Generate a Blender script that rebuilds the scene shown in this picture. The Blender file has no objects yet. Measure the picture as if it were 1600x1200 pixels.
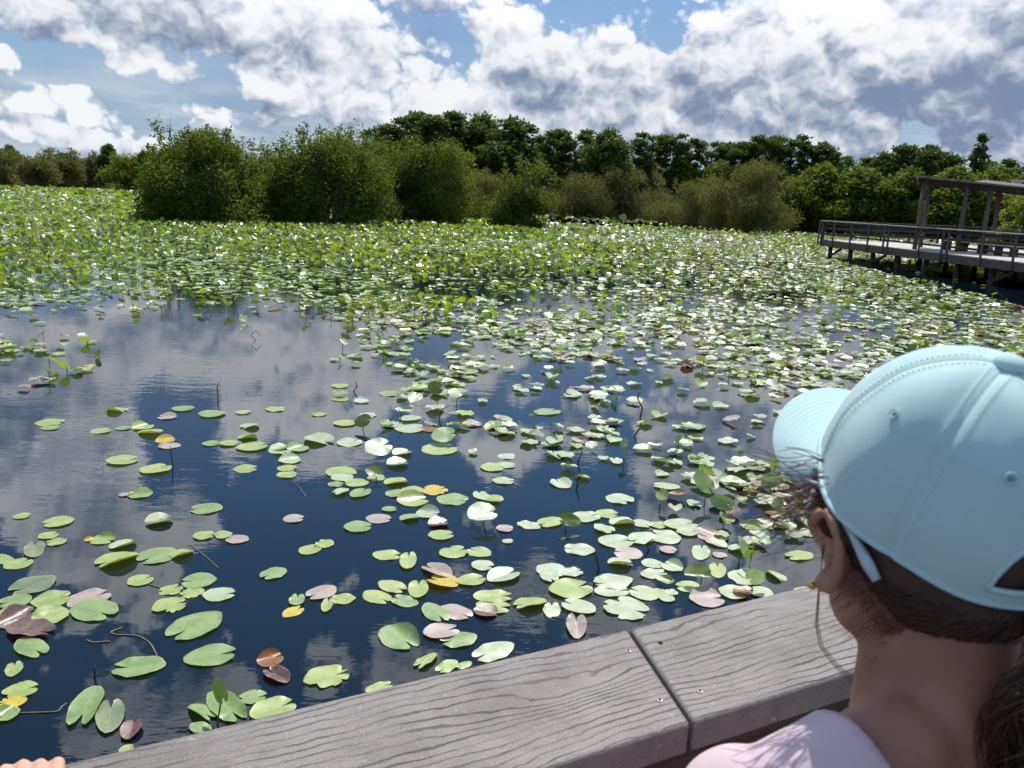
import bpy, bmesh, math, random
import numpy as np
from mathutils import Vector, Matrix, Euler
R_ = math.radians
random.seed(7)
rng = np.random.default_rng(11)
sc = bpy.context.scene
COL = sc.collection

# ------------------------------------------------------------------ camera
FPX = 1250.0
PITCH, ROLL, CAMH = R_(13.1), R_(2.4), 2.6
Fv = Vector((0, math.cos(PITCH), -math.sin(PITCH)))
_R0 = Vector((1, 0, 0)); _U0 = Vector((0, math.sin(PITCH), math.cos(PITCH)))
Rv = math.cos(ROLL) * _R0 + math.sin(ROLL) * _U0
Uv = -math.sin(ROLL) * _R0 + math.cos(ROLL) * _U0
CAM = Vector((0, 0, CAMH))

def ray(x, y):
    return Fv + Rv * ((x - 800) / FPX) - Uv * ((y - 600) / FPX)
def on(x, y, z=0.0):
    """point at height z seen at photo position (x, y)"""
    r = ray(x, y)
    return CAM + r * ((z - CAMH) / r.z)
def far(x, y, d):
    """point at forward distance d (world Y)"""
    r = ray(x, y)
    return CAM + r * (d / r.y)
def proj(P):
    d = Vector(P) - CAM
    k = d.dot(Fv)
    return 800 + FPX * d.dot(Rv) / k, 600 - FPX * d.dot(Uv) / k
def horizon(x):
    return 309.0 + 0.0419 * (x - 800)

cd = bpy.data.cameras.new('camera')
cam = bpy.data.objects.new('camera', cd); COL.objects.link(cam)
M = Matrix((Rv, Uv, -Fv)).transposed().to_4x4(); M.translation = CAM
cam.matrix_world = M
cd.sensor_width = 36.0; cd.lens = 36.0 * FPX / 1600.0
cd.clip_start = 0.05; cd.clip_end = 6000
cd.dof.use_dof = True; cd.dof.focus_distance = 3.0; cd.dof.aperture_fstop = 13.0
sc.camera = cam
sc.view_settings.view_transform = 'Standard'; sc.view_settings.look = 'None'
sc.view_settings.exposure = 0.0; sc.view_settings.gamma = 1.0
cy = sc.cycles
cy.max_bounces = 6; cy.diffuse_bounces = 2; cy.glossy_bounces = 3; cy.transmission_bounces = 4
cy.transparent_max_bounces = 8
cy.use_adaptive_sampling = True; cy.adaptive_threshold = 0.02
cy.use_denoising = True

# ------------------------------------------------------------------ node helpers
class NB:
    def __init__(s, tree, dim='3D'): s.t = tree; s.dim = dim
    def n(s, kind, **kw):
        nd = s.t.nodes.new(kind)
        for k, v in kw.items(): setattr(nd, k, v)
        return nd
    def put(s, sock, v):
        if isinstance(v, bpy.types.NodeSocket): s.t.links.new(v, sock)
        elif v is not None:
            try: sock.default_value = v
            except Exception: sock.default_value = (*v, 1.0)
    def m(s, op, a, b=None, c=None, clamp=False):
        nd = s.n('ShaderNodeMath', operation=op, use_clamp=clamp)
        for i, v in enumerate((a, b, c)): s.put(nd.inputs[i], v)
        return nd.outputs[0]
    def v(s, op, a, b=None, c=None):
        nd = s.n('ShaderNodeVectorMath', operation=op)
        s.put(nd.inputs[0], a); s.put(nd.inputs[1], b)
        if c is not None:
            if op == 'SCALE': s.put(nd.inputs[3], c)
            else: s.put(nd.inputs[2], c)
        return nd.outputs[1] if op in ('DOT_PRODUCT', 'LENGTH', 'DISTANCE') else nd.outputs[0]
    def scale(s, a, k):
        nd = s.n('ShaderNodeVectorMath', operation='SCALE'); s.put(nd.inputs[0], a); s.put(nd.inputs[3], k); return nd.outputs[0]
    def xyz(s, x, y, z):
        nd = s.n('ShaderNodeCombineXYZ')
        for i, q in enumerate((x, y, z)): s.put(nd.inputs[i], q)
        return nd.outputs[0]
    def sep(s, a):
        nd = s.n('ShaderNodeSeparateXYZ'); s.put(nd.inputs[0], a); return nd.outputs
    def noise(s, vec, scale, detail=3.0, rough=0.5, dist=0.0, out=0, lac=2.0):
        nd = s.n('ShaderNodeTexNoise', noise_dimensions=s.dim)
        s.put(nd.inputs['Vector'], vec); s.put(nd.inputs['Scale'], scale); s.put(nd.inputs['Detail'], detail)
        s.put(nd.inputs['Roughness'], rough); s.put(nd.inputs['Distortion'], dist); s.put(nd.inputs['Lacunarity'], lac)
        return nd.outputs[out]
    def voro(s, vec, scale, feature='F1', detail=0.0, rough=0.5, smooth=0.3):
        nd = s.n('ShaderNodeTexVoronoi', feature=feature, voronoi_dimensions=s.dim)
        s.put(nd.inputs['Vector'], vec); s.put(nd.inputs['Scale'], scale)
        s.put(nd.inputs['Detail'], detail); s.put(nd.inputs['Roughness'], rough)
        if feature == 'SMOOTH_F1': s.put(nd.inputs['Smoothness'], smooth)
        return nd.outputs['Distance']
    def step(s, x, a, b, lo=0.0, hi=1.0):
        nd = s.n('ShaderNodeMapRange', interpolation_type='SMOOTHSTEP')
        for i, q in enumerate((x, a, b, lo, hi)): s.put(nd.inputs[i], q)
        return nd.outputs[0]
    def lin(s, x, a, b, lo=0.0, hi=1.0):
        nd = s.n('ShaderNodeMapRange')
        for i, q in enumerate((x, a, b, lo, hi)): s.put(nd.inputs[i], q)
        return nd.outputs[0]
    def mix(s, f, a, b, blend='MIX'):
        nd = s.n('ShaderNodeMix', data_type='RGBA', blend_type=blend)
        s.put(nd.inputs[0], f); s.put(nd.inputs[6], a); s.put(nd.inputs[7], b)
        return nd.outputs[2]
    def bump(s, h, strength=0.3, dist=0.01, normal=None):
        nd = s.n('ShaderNodeBump'); s.put(nd.inputs['Height'], h); s.put(nd.inputs['Strength'], strength)
        s.put(nd.inputs['Distance'], dist)
        if normal is not None: s.put(nd.inputs['Normal'], normal)
        return nd.outputs[0]
    def coord(s, which='Object'):
        return s.n('ShaderNodeTexCoord').outputs[which]

def rgb(r, g, b):
    """sRGB 0-255 -> linear"""
    f = lambda c: (c / 255 / 12.92) if c / 255 <= 0.04045 else ((c / 255 + 0.055) / 1.055) ** 2.4
    return (f(r), f(g), f(b), 1.0)

def material(name):
    m = bpy.data.materials.new(name); m.use_nodes = True
    t = m.node_tree; t.nodes.clear()
    nb = NB(t)
    out = nb.n('ShaderNodeOutputMaterial')
    bs = nb.n('ShaderNodeBsdfPrincipled')
    t.links.new(bs.outputs[0], out.inputs[0])
    return m, nb, bs, out

# ------------------------------------------------------------------ object helpers
def link_mesh(name, me, mats=(), parent=None):
    o = bpy.data.objects.new(name, me); COL.objects.link(o)
    for m in (mats if isinstance(mats, (list, tuple)) else [mats]): me.materials.append(m)
    if parent is not None: o.parent = parent
    return o
def mesh_np(name, verts, faces=None, loops=None, starts=None, totals=None, smooth=True, matidx=None):
    """mesh from numpy: verts (n,3); either faces list or (loops, starts, totals)"""
    me = bpy.data.meshes.new(name)
    if faces is not None and not isinstance(faces, np.ndarray):
        loops = np.array([i for f in faces for i in f], dtype=np.int32)
        totals = np.array([len(f) for f in faces], dtype=np.int32)
    elif isinstance(faces, np.ndarray):
        totals = np.full(len(faces), faces.shape[1], dtype=np.int32); loops = faces.reshape(-1).astype(np.int32)
    starts = np.concatenate(([0], np.cumsum(totals)[:-1])).astype(np.int32)
    me.vertices.add(len(verts)); me.vertices.foreach_set('co', np.asarray(verts, dtype=np.float32).reshape(-1))
    me.loops.add(len(loops)); me.loops.foreach_set('vertex_index', loops)
    me.polygons.add(len(totals)); me.polygons.foreach_set('loop_start', starts); me.polygons.foreach_set('loop_total', totals)
    if matidx is not None: me.polygons.foreach_set('material_index', np.asarray(matidx, dtype=np.int32))
    me.polygons.foreach_set('use_smooth', np.full(len(totals), smooth, dtype=bool))
    me.update(calc_edges=True); me.validate()
    return me
def tag(o, label=None, cat=None, group=None, kind=None):
    if label: o['label'] = label
    if cat: o['category'] = cat
    if group: o['group'] = group
    if kind: o['kind'] = kind
    return o
def empty(name, loc=(0, 0, 0), rz=0.0):
    o = bpy.data.objects.new(name, None); COL.objects.link(o)
    o.location = loc; o.rotation_euler = (0, 0, rz); o.empty_display_size = 0.2
    return o
def copy_tree(o, parent=None):
    c = o.copy(); COL.objects.link(c)
    if parent is not None: c.parent = parent
    for ch in list(o.children): copy_tree(ch, c)
    return c

class MB:
    """collects shapes in one bmesh"""
    def __init__(s): s.bm = bmesh.new()
    def hexa(s, p):
        vs = [s.bm.verts.new(q) for q in p]
        for f in ((0, 3, 2, 1), (4, 5, 6, 7), (0, 1, 5, 4), (1, 2, 6, 5), (2, 3, 7, 6), (3, 0, 4, 7)):
            s.bm.faces.new([vs[i] for i in f])
        return vs
    def box(s, x0, x1, y0, y1, z0, z1):
        return s.hexa([(x0, y0, z0), (x1, y0, z0), (x1, y1, z0), (x0, y1, z0), (x0, y0, z1), (x1, y0, z1), (x1, y1, z1), (x0, y1, z1)])
    def beam(s, a, b, w, h, up=(0, 0, 1), top=0.0):
        """box from a to b; w across, h along up; a,b on the centre line"""
        a, b = Vector(a), Vector(b); d = (b - a).normalized(); u = Vector(up)
        sd = d.cross(u).normalized(); u = sd.cross(d).normalized()
        p = []
        for q in (a, b):
            p.append([q - sd * w / 2 - u * h / 2, q + sd * w / 2 - u * h / 2, q + sd * w / 2 + u * h / 2, q - sd * w / 2 + u * h / 2])
        return s.hexa([p[0][0], p[0][1], p[1][1], p[1][0], p[0][3], p[0][2], p[1][2], p[1][3]])
    def tube(s, pts, rad, seg=8, caps=True):
        pts = [Vector(p) for p in pts]
        rad = rad if hasattr(rad, '__len__') else [rad] * len(pts)
        rings = []
        t0 = (pts[1] - pts[0]).normalized()
        ref = Vector((0, 0, 1)) if abs(t0.z) < 0.9 else Vector((1, 0, 0))
        n = t0.cross(ref).normalized()
        for i, p in enumerate(pts):
            t = (pts[min(i + 1, len(pts) - 1)] - pts[max(i - 1, 0)]).normalized()
            n = (n - t * n.dot(t)).normalized(); b = t.cross(n)
            rings.append([s.bm.verts.new(p + (n * math.cos(2 * math.pi * k / seg) + b * math.sin(2 * math.pi * k / seg)) * rad[i]) for k in range(seg)])
        for i in range(len(rings) - 1):
            for k in range(seg):
                s.bm.faces.new((rings[i][k], rings[i][(k + 1) % seg], rings[i + 1][(k + 1) % seg], rings[i + 1][k]))
        if caps:
            s.bm.faces.new(rings[0][::-1]); s.bm.faces.new(rings[-1])
    def ball(s, c, r, seg=12, rings=8, rot=None):
        mt = Matrix.Translation(c)
        if rot is not None: mt = mt @ rot.to_4x4()
        mt = mt @ Matrix.Diagonal((*((r, r, r) if not hasattr(r, '__len__') else r), 1))
        bmesh.ops.create_uvsphere(s.bm, u_segments=seg, v_segments=rings, radius=1.0, matrix=mt)
    def build(s, name, mats, parent=None, smooth=False, bevel=0.0, bseg=2):
        if bevel > 0:
            bmesh.ops.bevel(s.bm, geom=s.bm.edges[:], offset=bevel, segments=bseg, profile=0.5, affect='EDGES')
        bmesh.ops.recalc_face_normals(s.bm, faces=s.bm.faces[:])
        me = bpy.data.meshes.new(name); s.bm.to_mesh(me); s.bm.free()
        if smooth:
            me.polygons.foreach_set('use_smooth', np.ones(len(me.polygons), dtype=bool))
        return link_mesh(name, me, mats, parent)

# ------------------------------------------------------------------ sun + sky
SUN_AZ, SUN_EL = R_(10.0), R_(56.0)          # azimuth to the right of the viewing direction
sd = Vector((math.sin(SUN_AZ) * math.cos(SUN_EL), math.cos(SUN_AZ) * math.cos(SUN_EL), math.sin(SUN_EL)))
sl = bpy.data.lights.new('sun', 'SUN'); sl.energy = 4.8; sl.angle = R_(0.53); sl.color = (1.0, 0.955, 0.88)
so = bpy.data.objects.new('sun', sl); COL.objects.link(so)
so.rotation_euler = sd.to_track_quat('Z', 'Y').to_euler(); so.location = (5, 20, 30)

world = bpy.data.worlds.new('World'); sc.world = world; world.use_nodes = True
wt = world.node_tree; wt.nodes.clear(); W = NB(wt, '2D')
wout = W.n('ShaderNodeOutputWorld'); wbg = W.n('ShaderNodeBackground')
wt.links.new(wbg.outputs[0], wout.inputs[0]); wbg.inputs[1].default_value = 0.1
sky = W.n('ShaderNodeTexSky', sky_type='NISHITA', sun_disc=False, sun_elevation=SUN_EL, sun_rotation=SUN_AZ)
sky.air_density = 1.0; sky.dust_density = 0.3; sky.ozone_density = 2.0
gdir = W.coord('Generated')
dirn = W.v('NORMALIZE', gdir)
dx, dy, dz = W.sep(dirn)
az = W.m('ARCTAN2', dx, dy); el = W.m('ARCSINE', dz)
ael = W.xyz(az, el, 0.0)

def azel(x, y, mirror=False):
    r = ray(x, y).normalized()
    e = math.asin(r.z)
    return math.atan2(r.x, r.y), (-e if mirror else e)
# cloud masses: (photo x, y, half width px, half height px, weight); the second list is read off the mirror in the water
CL = [(900,130,150,85,1.0),(1000,60,130,95,1.0),(1075,155,130,75,1.0),(1250,60,75,80,.95),(1300,150,170,65,1.0),
      (1440,75,100,110,1.05),(1560,115,110,150,1.05),(1240,214,330,34,.9),(860,15,60,35,.8),
      (570,70,95,85,.95),(500,8,140,38,.85),(635,150,70,65,.9),(540,148,85,40,.85),(720,172,75,42,.9),(800,190,90,34,.85),
      (395,125,58,26,.98),(450,160,40,18,.9),(250,95,62,24,1.0),(165,62,48,20,.95),(75,4,64,20,.95),(212,18,26,36,.9),(15,88,34,20,.85),
      (120,168,140,22,.74),(110,207,160,20,.78),(330,168,80,20,.75),(268,36,18,9,.9),(1570,245,80,26,.9),(1360,205,60,14,.9),(1170,235,50,18,.8),(350,195,60,14,.7)]
CM = [(70,700,150,90,1.1),(120,850,150,80,.95),(30,600,120,50,.8),(330,550,260,70,1.05),(500,620,190,60,.9),(540,700,70,70,.75),
      (980,520,340,95,1.05),(1170,760,160,220,1.0),(850,700,120,60,.7),(500,1010,60,75,.75),(620,1040,60,80,.7),(110,1010,150,70,.85),
      (160,1130,190,80,.85),(780,1010,120,110,.75),(940,930,140,80,.8),(700,600,160,45,.85),(1300,600,300,150,1.0)]
blobs = [(*azel(x, y), rx / FPX, ry / FPX, w) for x, y, rx, ry, w in CL]
blobs += [(*azel(x, y, True), rx / FPX, ry / FPX * 1.0, w) for x, y, rx, ry, w in CM]
# warp the coordinates a little so that the masses lose their ellipse outlines
wn = W.noise(ael, 9.0, 3.0, 0.6, out=1)
pw = W.v('ADD', ael, W.scale(W.v('SUBTRACT', wn, (0.5, 0.5, 0.5)), 0.08))
def mass(p):
    mx = None
    for a, e, ra, re_, w in blobs:
        q = W.v('MULTIPLY_ADD', p, (0.85 / ra, 0.85 / re_, 0.0), (-0.85 * a / ra, -0.85 * e / re_, 0.0))
        b = W.m('MULTIPLY_ADD', W.v('DOT_PRODUCT', q, q), -0.5 * w, w)
        mx = b if mx is None else W.m('MAXIMUM', mx, b)
    return W.m('MAXIMUM', mx, -0.3)
macro = mass(pw)
mlit = W.m('SUBTRACT', macro, mass(W.v('ADD', pw, (0.006, 0.024, 0.0))))
# away from the photographed part of the sky: scattered fair-weather clouds
elsewhere = W.m('MULTIPLY_ADD', W.noise(ael, 3.2, 1.0, 0.5), 3.2, -1.5)
front = W.m('MULTIPLY', W.step(dy, 0.55, 0.8), W.step(el, 0.75, 0.6))
macro = W.m('ADD', W.m('MULTIPLY', macro, front), W.m('MULTIPLY', W.m('MINIMUM', elsewhere, 0.9), W.m('SUBTRACT', 1.0, front)))

def puff(vec):
    return W.voro(vec, 6.8, 'SMOOTH_F1', 4.0, 0.60, 0.22)
Q = W.v('MULTIPLY', ael, (1.0, 1.2, 1.0))
Qw = W.v('ADD', Q, W.scale(W.v('SUBTRACT', W.noise(ael, 26.0, 3.0, 0.55, out=1), (0.5, 0.5, 0.5)), 0.026))
p0 = puff(Qw); p1 = puff(W.v('ADD', Qw, (0.004, 0.015, 0.0)))
fb = W.noise(ael, 6.5, 8.0, 0.58)
d0 = W.m('ADD', W.m('MULTIPLY_ADD', p0, -1.3, 0.56), W.m('MULTIPLY_ADD', fb, 2.0, -1.0))
dens = W.m('MULTIPLY_ADD', d0, 0.66, W.m('MULTIPLY_ADD', macro, 1.0, -0.10))
alpha = W.m('MULTIPLY', W.step(dens, -0.06, 0.13), W.step(el, 0.004, 0.05, 0.35, 1.0))
relief = W.m('MULTIPLY', W.m('SUBTRACT', p1, p0), 1.7)
relief = W.m('ADD', relief, W.m('MULTIPLY_ADD', fb, 1.1, -0.55))
thick = W.step(dens, 0.0, 0.8)
# grey cores where the clouds are deep
DK = [(1480,150,120,60,1.0),(1060,105,70,45,.55),(1400,215,200,35,.6),(980,190,160,30,.45),(1250,130,60,50,.35),(1050,230,260,22,.6),(620,185,120,25,.3),(480,40,80,40,.35)]
DM = [(60,640,160,90,.5),(130,850,120,60,.4),(1100,700,130,150,.5),(150,1120,200,90,.6),(850,1000,200,100,.6)]
dk = None
for a, e, ra, re_, w in [(*azel(x, y), rx / FPX, ry / FPX, w) for x, y, rx, ry, w in DK] + [(*azel(x, y, True), rx / FPX, ry / FPX, w) for x, y, rx, ry, w in DM]:
    q = W.v('MULTIPLY_ADD', pw, (1 / ra, 1 / re_, 0.0), (-a / ra, -e / re_, 0.0))
    b = W.m('MULTIPLY_ADD', W.v('DOT_PRODUCT', q, q), -0.7 * w, w)
    dk = b if dk is None else W.m('MAXIMUM', dk, b)
dk = W.m('MAXIMUM', dk, 0.0)
lum = W.m('MULTIPLY_ADD', relief, 0.95, W.m('MULTIPLY_ADD', mlit, 1.7, 0.86))
lum = W.m('SUBTRACT', lum, W.m('MULTIPLY', thick, 0.46))
lum = W.m('SUBTRACT', lum, W.m('MULTIPLY', dk, 0.5))
lum = W.step(lum, -0.1, 1.05)
ccol = W.mix(lum, rgb(126, 144, 175), rgb(244, 246, 250))
ccol = W.scale(ccol, W.step(el, 0.16, 0.34, 10.0, 18.0))
# thin blue-grey veil over much of the left sky, pale air near the horizon
veil = W.m('MULTIPLY', W.step(W.noise(ael, 5.0, 3.0, 0.6), 0.35, 0.7), 0.8)
veil = W.m('MULTIPLY', W.m('MULTIPLY', veil, W.step(az, 0.05, -0.25, 0.15, 1.0)), W.step(el, 0.32, 0.2, 0.25, 1.0))
skyc = W.mix(veil, W.v('MULTIPLY', sky.outputs[0], W.mix(W.step(el, 0.18, 0.34), (0.72, 0.79, 0.88, 1), (0.72, 1.0, 1.22, 1))), W.scale(W.xyz(0.21, 0.31, 0.49), 10.0))
skyc = W.mix(W.step(el, 0.2, 0.0, 0.0, 0.8), skyc, W.scale(W.xyz(0.30, 0.42, 0.60), 10.0))
# hazy pale cloud in layers low over the horizon
lay = W.noise(W.v('MULTIPLY', ael, (1.0, 4.5, 1.0)), 6.0, 5.0, 0.62)
lay = W.m('MULTIPLY', W.step(lay, 0.40, 0.66), W.m('MULTIPLY', W.step(el, 0.15, 0.06), 0.75))
skyc = W.mix(lay, skyc, W.scale(W.xyz(0.62, 0.67, 0.74), 10.0))
final = W.mix(alpha, skyc, ccol)
below = W.step(el, -0.02, 0.0)
final = W.mix(below, W.scale(W.xyz(0.05, 0.06, 0.06), 10.0), final)
wt.links.new(final, wbg.inputs[0])
world.cycles.sampling_method = 'MANUAL'; world.cycles.sample_map_resolution = 512

# ================================================================== materials
def leaf_mat(name, c1, c2, trans, rough=0.45, spec=0.5, tw=0.35, vein=False, spot=None, vein_col=None):
    m, nb, bs, out = material(name)
    co = nb.coord('Object')
    n1 = nb.noise(co, 9.0 if vein else 0.5, 3.0, 0.6)
    rnd = nb.n('ShaderNodeObjectInfo').outputs['Random']
    f = nb.m('ADD', nb.step(n1, 0.3, 0.7), nb.m('MULTIPLY_ADD', rnd, 0.5, -0.25), clamp=True)
    col = nb.mix(f, c1, c2)
    tcol = trans
    if vein:
        x, y, z = nb.sep(co)
        mid = nb.step(nb.m('ABSOLUTE', y), 0.0045, 0.001)
        # side veins sweep from the midrib towards the edge
        ph = nb.m('ADD', nb.m('MULTIPLY', x, 150.0), nb.m('MULTIPLY', nb.m('ABSOLUTE', y), -170.0))
        sv = nb.m('MULTIPLY', nb.step(nb.m('SINE', ph), 0.8, 1.0), 0.3)
        vv = nb.m('MAXIMUM', nb.m('MULTIPLY', mid, 0.55), sv)
        col = nb.mix(nb.m('MULTIPLY', vv, 0.6), col, vein_col or tuple(min(1, q * 1.7) for q in c2[:3]) + (1,))  # veins take their own paler leaf colour
    if spot is not None:
        sp = nb.step(nb.noise(co, 26.0, 3.0, 0.65), 0.66, 0.72)
        col = nb.mix(sp, col, spot)
    if vein:                                             # worn, paler or browned edges and bitten blotches
        at = nb.n('ShaderNodeAttribute'); at.attribute_name = 'rim'
        wn_ = nb.noise(co, 38.0, 3.0, 0.6)
        rimf = nb.m('MULTIPLY', nb.step(at.outputs['Fac'], 0.45, 1.0), nb.step(wn_, 0.36, 0.6))
        col = nb.mix(nb.m('MULTIPLY', rimf, 0.7), col, nb.mix(nb.step(rnd, 0.4, 0.6), rgb(204, 200, 130), rgb(120, 96, 52)))
        blot = nb.m('MULTIPLY', nb.step(nb.noise(co, 14.0, 4.0, 0.65), 0.60, 0.72), 0.45)
        col = nb.mix(blot, col, rgb(196, 190, 92))
    nb.put(bs.inputs['Base Color'], col)
    bs.inputs['Roughness'].default_value = rough
    bs.inputs['Specular IOR Level'].default_value = spec
    if vein:
        bs.inputs['Coat Weight'].default_value = 0.35; bs.inputs['Coat Roughness'].default_value = 0.18
        h = nb.m('MULTIPLY_ADD', vv, -0.5, nb.noise(co, 40.0, 2.0, 0.5))
        nb.put(bs.inputs['Normal'], nb.bump(h, 0.25, 0.004))
    tr = nb.n('ShaderNodeBsdfTranslucent'); nb.put(tr.inputs[0], tcol)
    mx = nb.n('ShaderNodeMixShader'); mx.inputs[0].default_value = tw
    nb.t.links.new(bs.outputs[0], mx.inputs[1]); nb.t.links.new(tr.outputs[0], mx.inputs[2])
    nb.t.links.new(mx.outputs[0], out.inputs[0])
    return m
def flat_mat(name, col, rough=0.7, col2=None, scale=8.0, bump=0.0, spec=0.4, stretch=(1, 1, 1), metal=0.0):
    m, nb, bs, out = material(name)
    co = nb.v('MULTIPLY', nb.coord('Object'), stretch)
    n = nb.noise(co, scale, 5.0, 0.6)
    if col2 is not None: nb.put(bs.inputs['Base Color'], nb.mix(nb.step(n, 0.3, 0.7), col, col2))
    else: bs.inputs['Base Color'].default_value = col
    bs.inputs['Roughness'].default_value = rough; bs.inputs['Specular IOR Level'].default_value = spec
    bs.inputs['Metallic'].default_value = metal
    if bump > 0: nb.put(bs.inputs['Normal'], nb.bump(n, bump, 0.01))
    return m

# water: dark, still, with faint wind ripples in patches
mw, nb, bs, out = material('pond_water')
bs.inputs['Base Color'].default_value = (0.004, 0.011, 0.019, 1); bs.inputs['Roughness'].default_value = 0.015
bs.inputs['IOR'].default_value = 1.45
co = nb.coord('Object')
w1 = nb.noise(nb.v('MULTIPLY', co, (1.0, 2.2, 1.0)), 3.2, 2.0, 0.5, 0.3)
w2 = nb.noise(nb.v('MULTIPLY', co, (1.0, 2.6, 1.0)), 13.0, 1.0, 0.5)
patch = nb.step(nb.noise(co, 0.35, 2.0, 0.5), 0.42, 0.68, 0.10, 1.0)
hgt = nb.m('MULTIPLY', nb.m('MULTIPLY_ADD', w2, 0.22, w1), patch)
nb.put(bs.inputs['Normal'], nb.bump(hgt, 0.10, 0.02))
water = mesh_np('water', np.array([(-2500, -300, 0), (2500, -300, 0), (2500, 3500, 0), (-2500, 3500, 0)], float), [(0, 1, 2, 3)])
water = link_mesh('water', water, mw); tag(water, kind='structure')
mbed = flat_mat('pond_mud', (0.03, 0.028, 0.02, 1), 0.9)
bed = mesh_np('lake_bed', np.array([(-2500, -300, -1.2), (2500, -300, -1.2), (2500, 3500, -1.2), (-2500, 3500, -1.2)], float), [(0, 1, 2, 3)])
tag(link_mesh('lake_bed', bed, mbed), kind='structure')

# marsh ground behind the far shore
shore = [(-700, 300), (-250, 262), (-131, 238), (-100, 232), (-75, 205), (-52, 150), (-30, 112), (-10, 104), (0, 120), (14, 128), (22, 112),
         (28, 92), (40, 88), (60, 80), (90, 70), (180, 40), (400, 10)]
outer = [(2400, 10), (2400, 3000), (-2400, 3000), (-2400, 300)]
mground = flat_mat('marsh_soil', (0.035, 0.04, 0.018, 1), 0.95, (0.06, 0.06, 0.03, 1), 0.8)
bmg = bmesh.new(); vs = [bmg.verts.new((x, y, 0.07)) for x, y in shore + outer]
bmg.faces.new(vs); bmesh.ops.triangulate(bmg, faces=bmg.faces[:]); bmesh.ops.recalc_face_normals(bmg, faces=bmg.faces[:])
meg = bpy.data.meshes.new('marsh_ground'); bmg.to_mesh(meg); bmg.free()
tag(link_mesh('marsh_ground', meg, mground), kind='structure')

# ================================================================== trees and shrubs
m_bark = flat_mat('bark', (0.10, 0.085, 0.07, 1), 0.9, (0.17, 0.15, 0.13, 1), 3.0, 0.4)
m_apple = leaf_mat('pond_apple_leaf', rgb(60, 78, 28), rgb(94, 110, 42), rgb(150, 166, 40), 0.6, 0.18, 0.26)
m_dark = leaf_mat('dark_leaf', rgb(52, 70, 34), rgb(80, 100, 46), rgb(112, 136, 44), 0.55, 0.2, 0.28)
m_willow = leaf_mat('willow_leaf', rgb(92, 96, 48), rgb(124, 122, 70), rgb(146, 146, 66), 0.6, 0.2, 0.28)
m_bright = leaf_mat('bright_leaf', rgb(84, 102, 34), rgb(116, 130, 48), rgb(160, 172, 44), 0.5, 0.35, 0.35)

def leaf_cloud(name, centres, radii, n, size, mat, parent, slim=0.55, droop=0.0, upright=0.0, seed=0):
    """n leaf quads spread over clumps (centre, radius) inside a crown"""
    g = np.random.default_rng(seed)
    c = np.asarray(centres, float); r = np.asarray(radii, float)
    wgt = r.prod(axis=1) ** (0.72); wgt /= wgt.sum()
    k = g.choice(len(c), n, p=wgt)
    u = g.normal(size=(n, 3)); u /= np.linalg.norm(u, axis=1)[:, None]
    rad = g.random(n) ** 0.45
    p = c[k] + u * r[k] * rad[:, None] * (0.85 + 0.3 * g.random(n))[:, None]
    p[:, 2] = np.maximum(p[:, 2], 0.03 + 0.2 * g.random(n))
    a = g.normal(size=(n, 3)); a[:, 2] = a[:, 2] * 0.7 - droop + upright; a /= np.linalg.norm(a, axis=1)[:, None]
    b = np.cross(a, g.normal(size=(n, 3))); b /= np.linalg.norm(b, axis=1)[:, None]
    s = size * (0.6 + 0.8 * g.random(n))
    v = np.empty((n, 4, 3))
    nrm = np.cross(a, b)
    v[:, 0] = p; v[:, 2] = p + a * s[:, None]
    v[:, 1] = p + a * (s * 0.45)[:, None] + b * (s * slim / 2)[:, None] + nrm * (s * .06)[:, None]
    v[:, 3] = p + a * (s * 0.45)[:, None] - b * (s * slim / 2)[:, None] + nrm * (s * .06)[:, None]
    me = mesh_np(name, v.reshape(-1, 3), np.arange(n * 4).reshape(n, 4), smooth=False)
    return link_mesh(name, me, mat, parent)

def limbs(mb, base, tips, r0, g, bend=0.15, fork=0.35):
    base = Vector(base)
    for t in tips:
        t = Vector(t); L = (t - base).length
        mid = base.lerp(t, fork) + Vector((g.normal(), g.normal(), abs(g.normal()))) * bend * L * 0.4
        mid2 = base.lerp(t, 0.7) + Vector((g.normal(), g.normal(), g.normal())) * bend * L * 0.25
        mb.tube([base, mid, mid2, t], [r0, r0 * 0.7, r0 * 0.45, r0 * 0.15], 5, caps=False)

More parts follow.
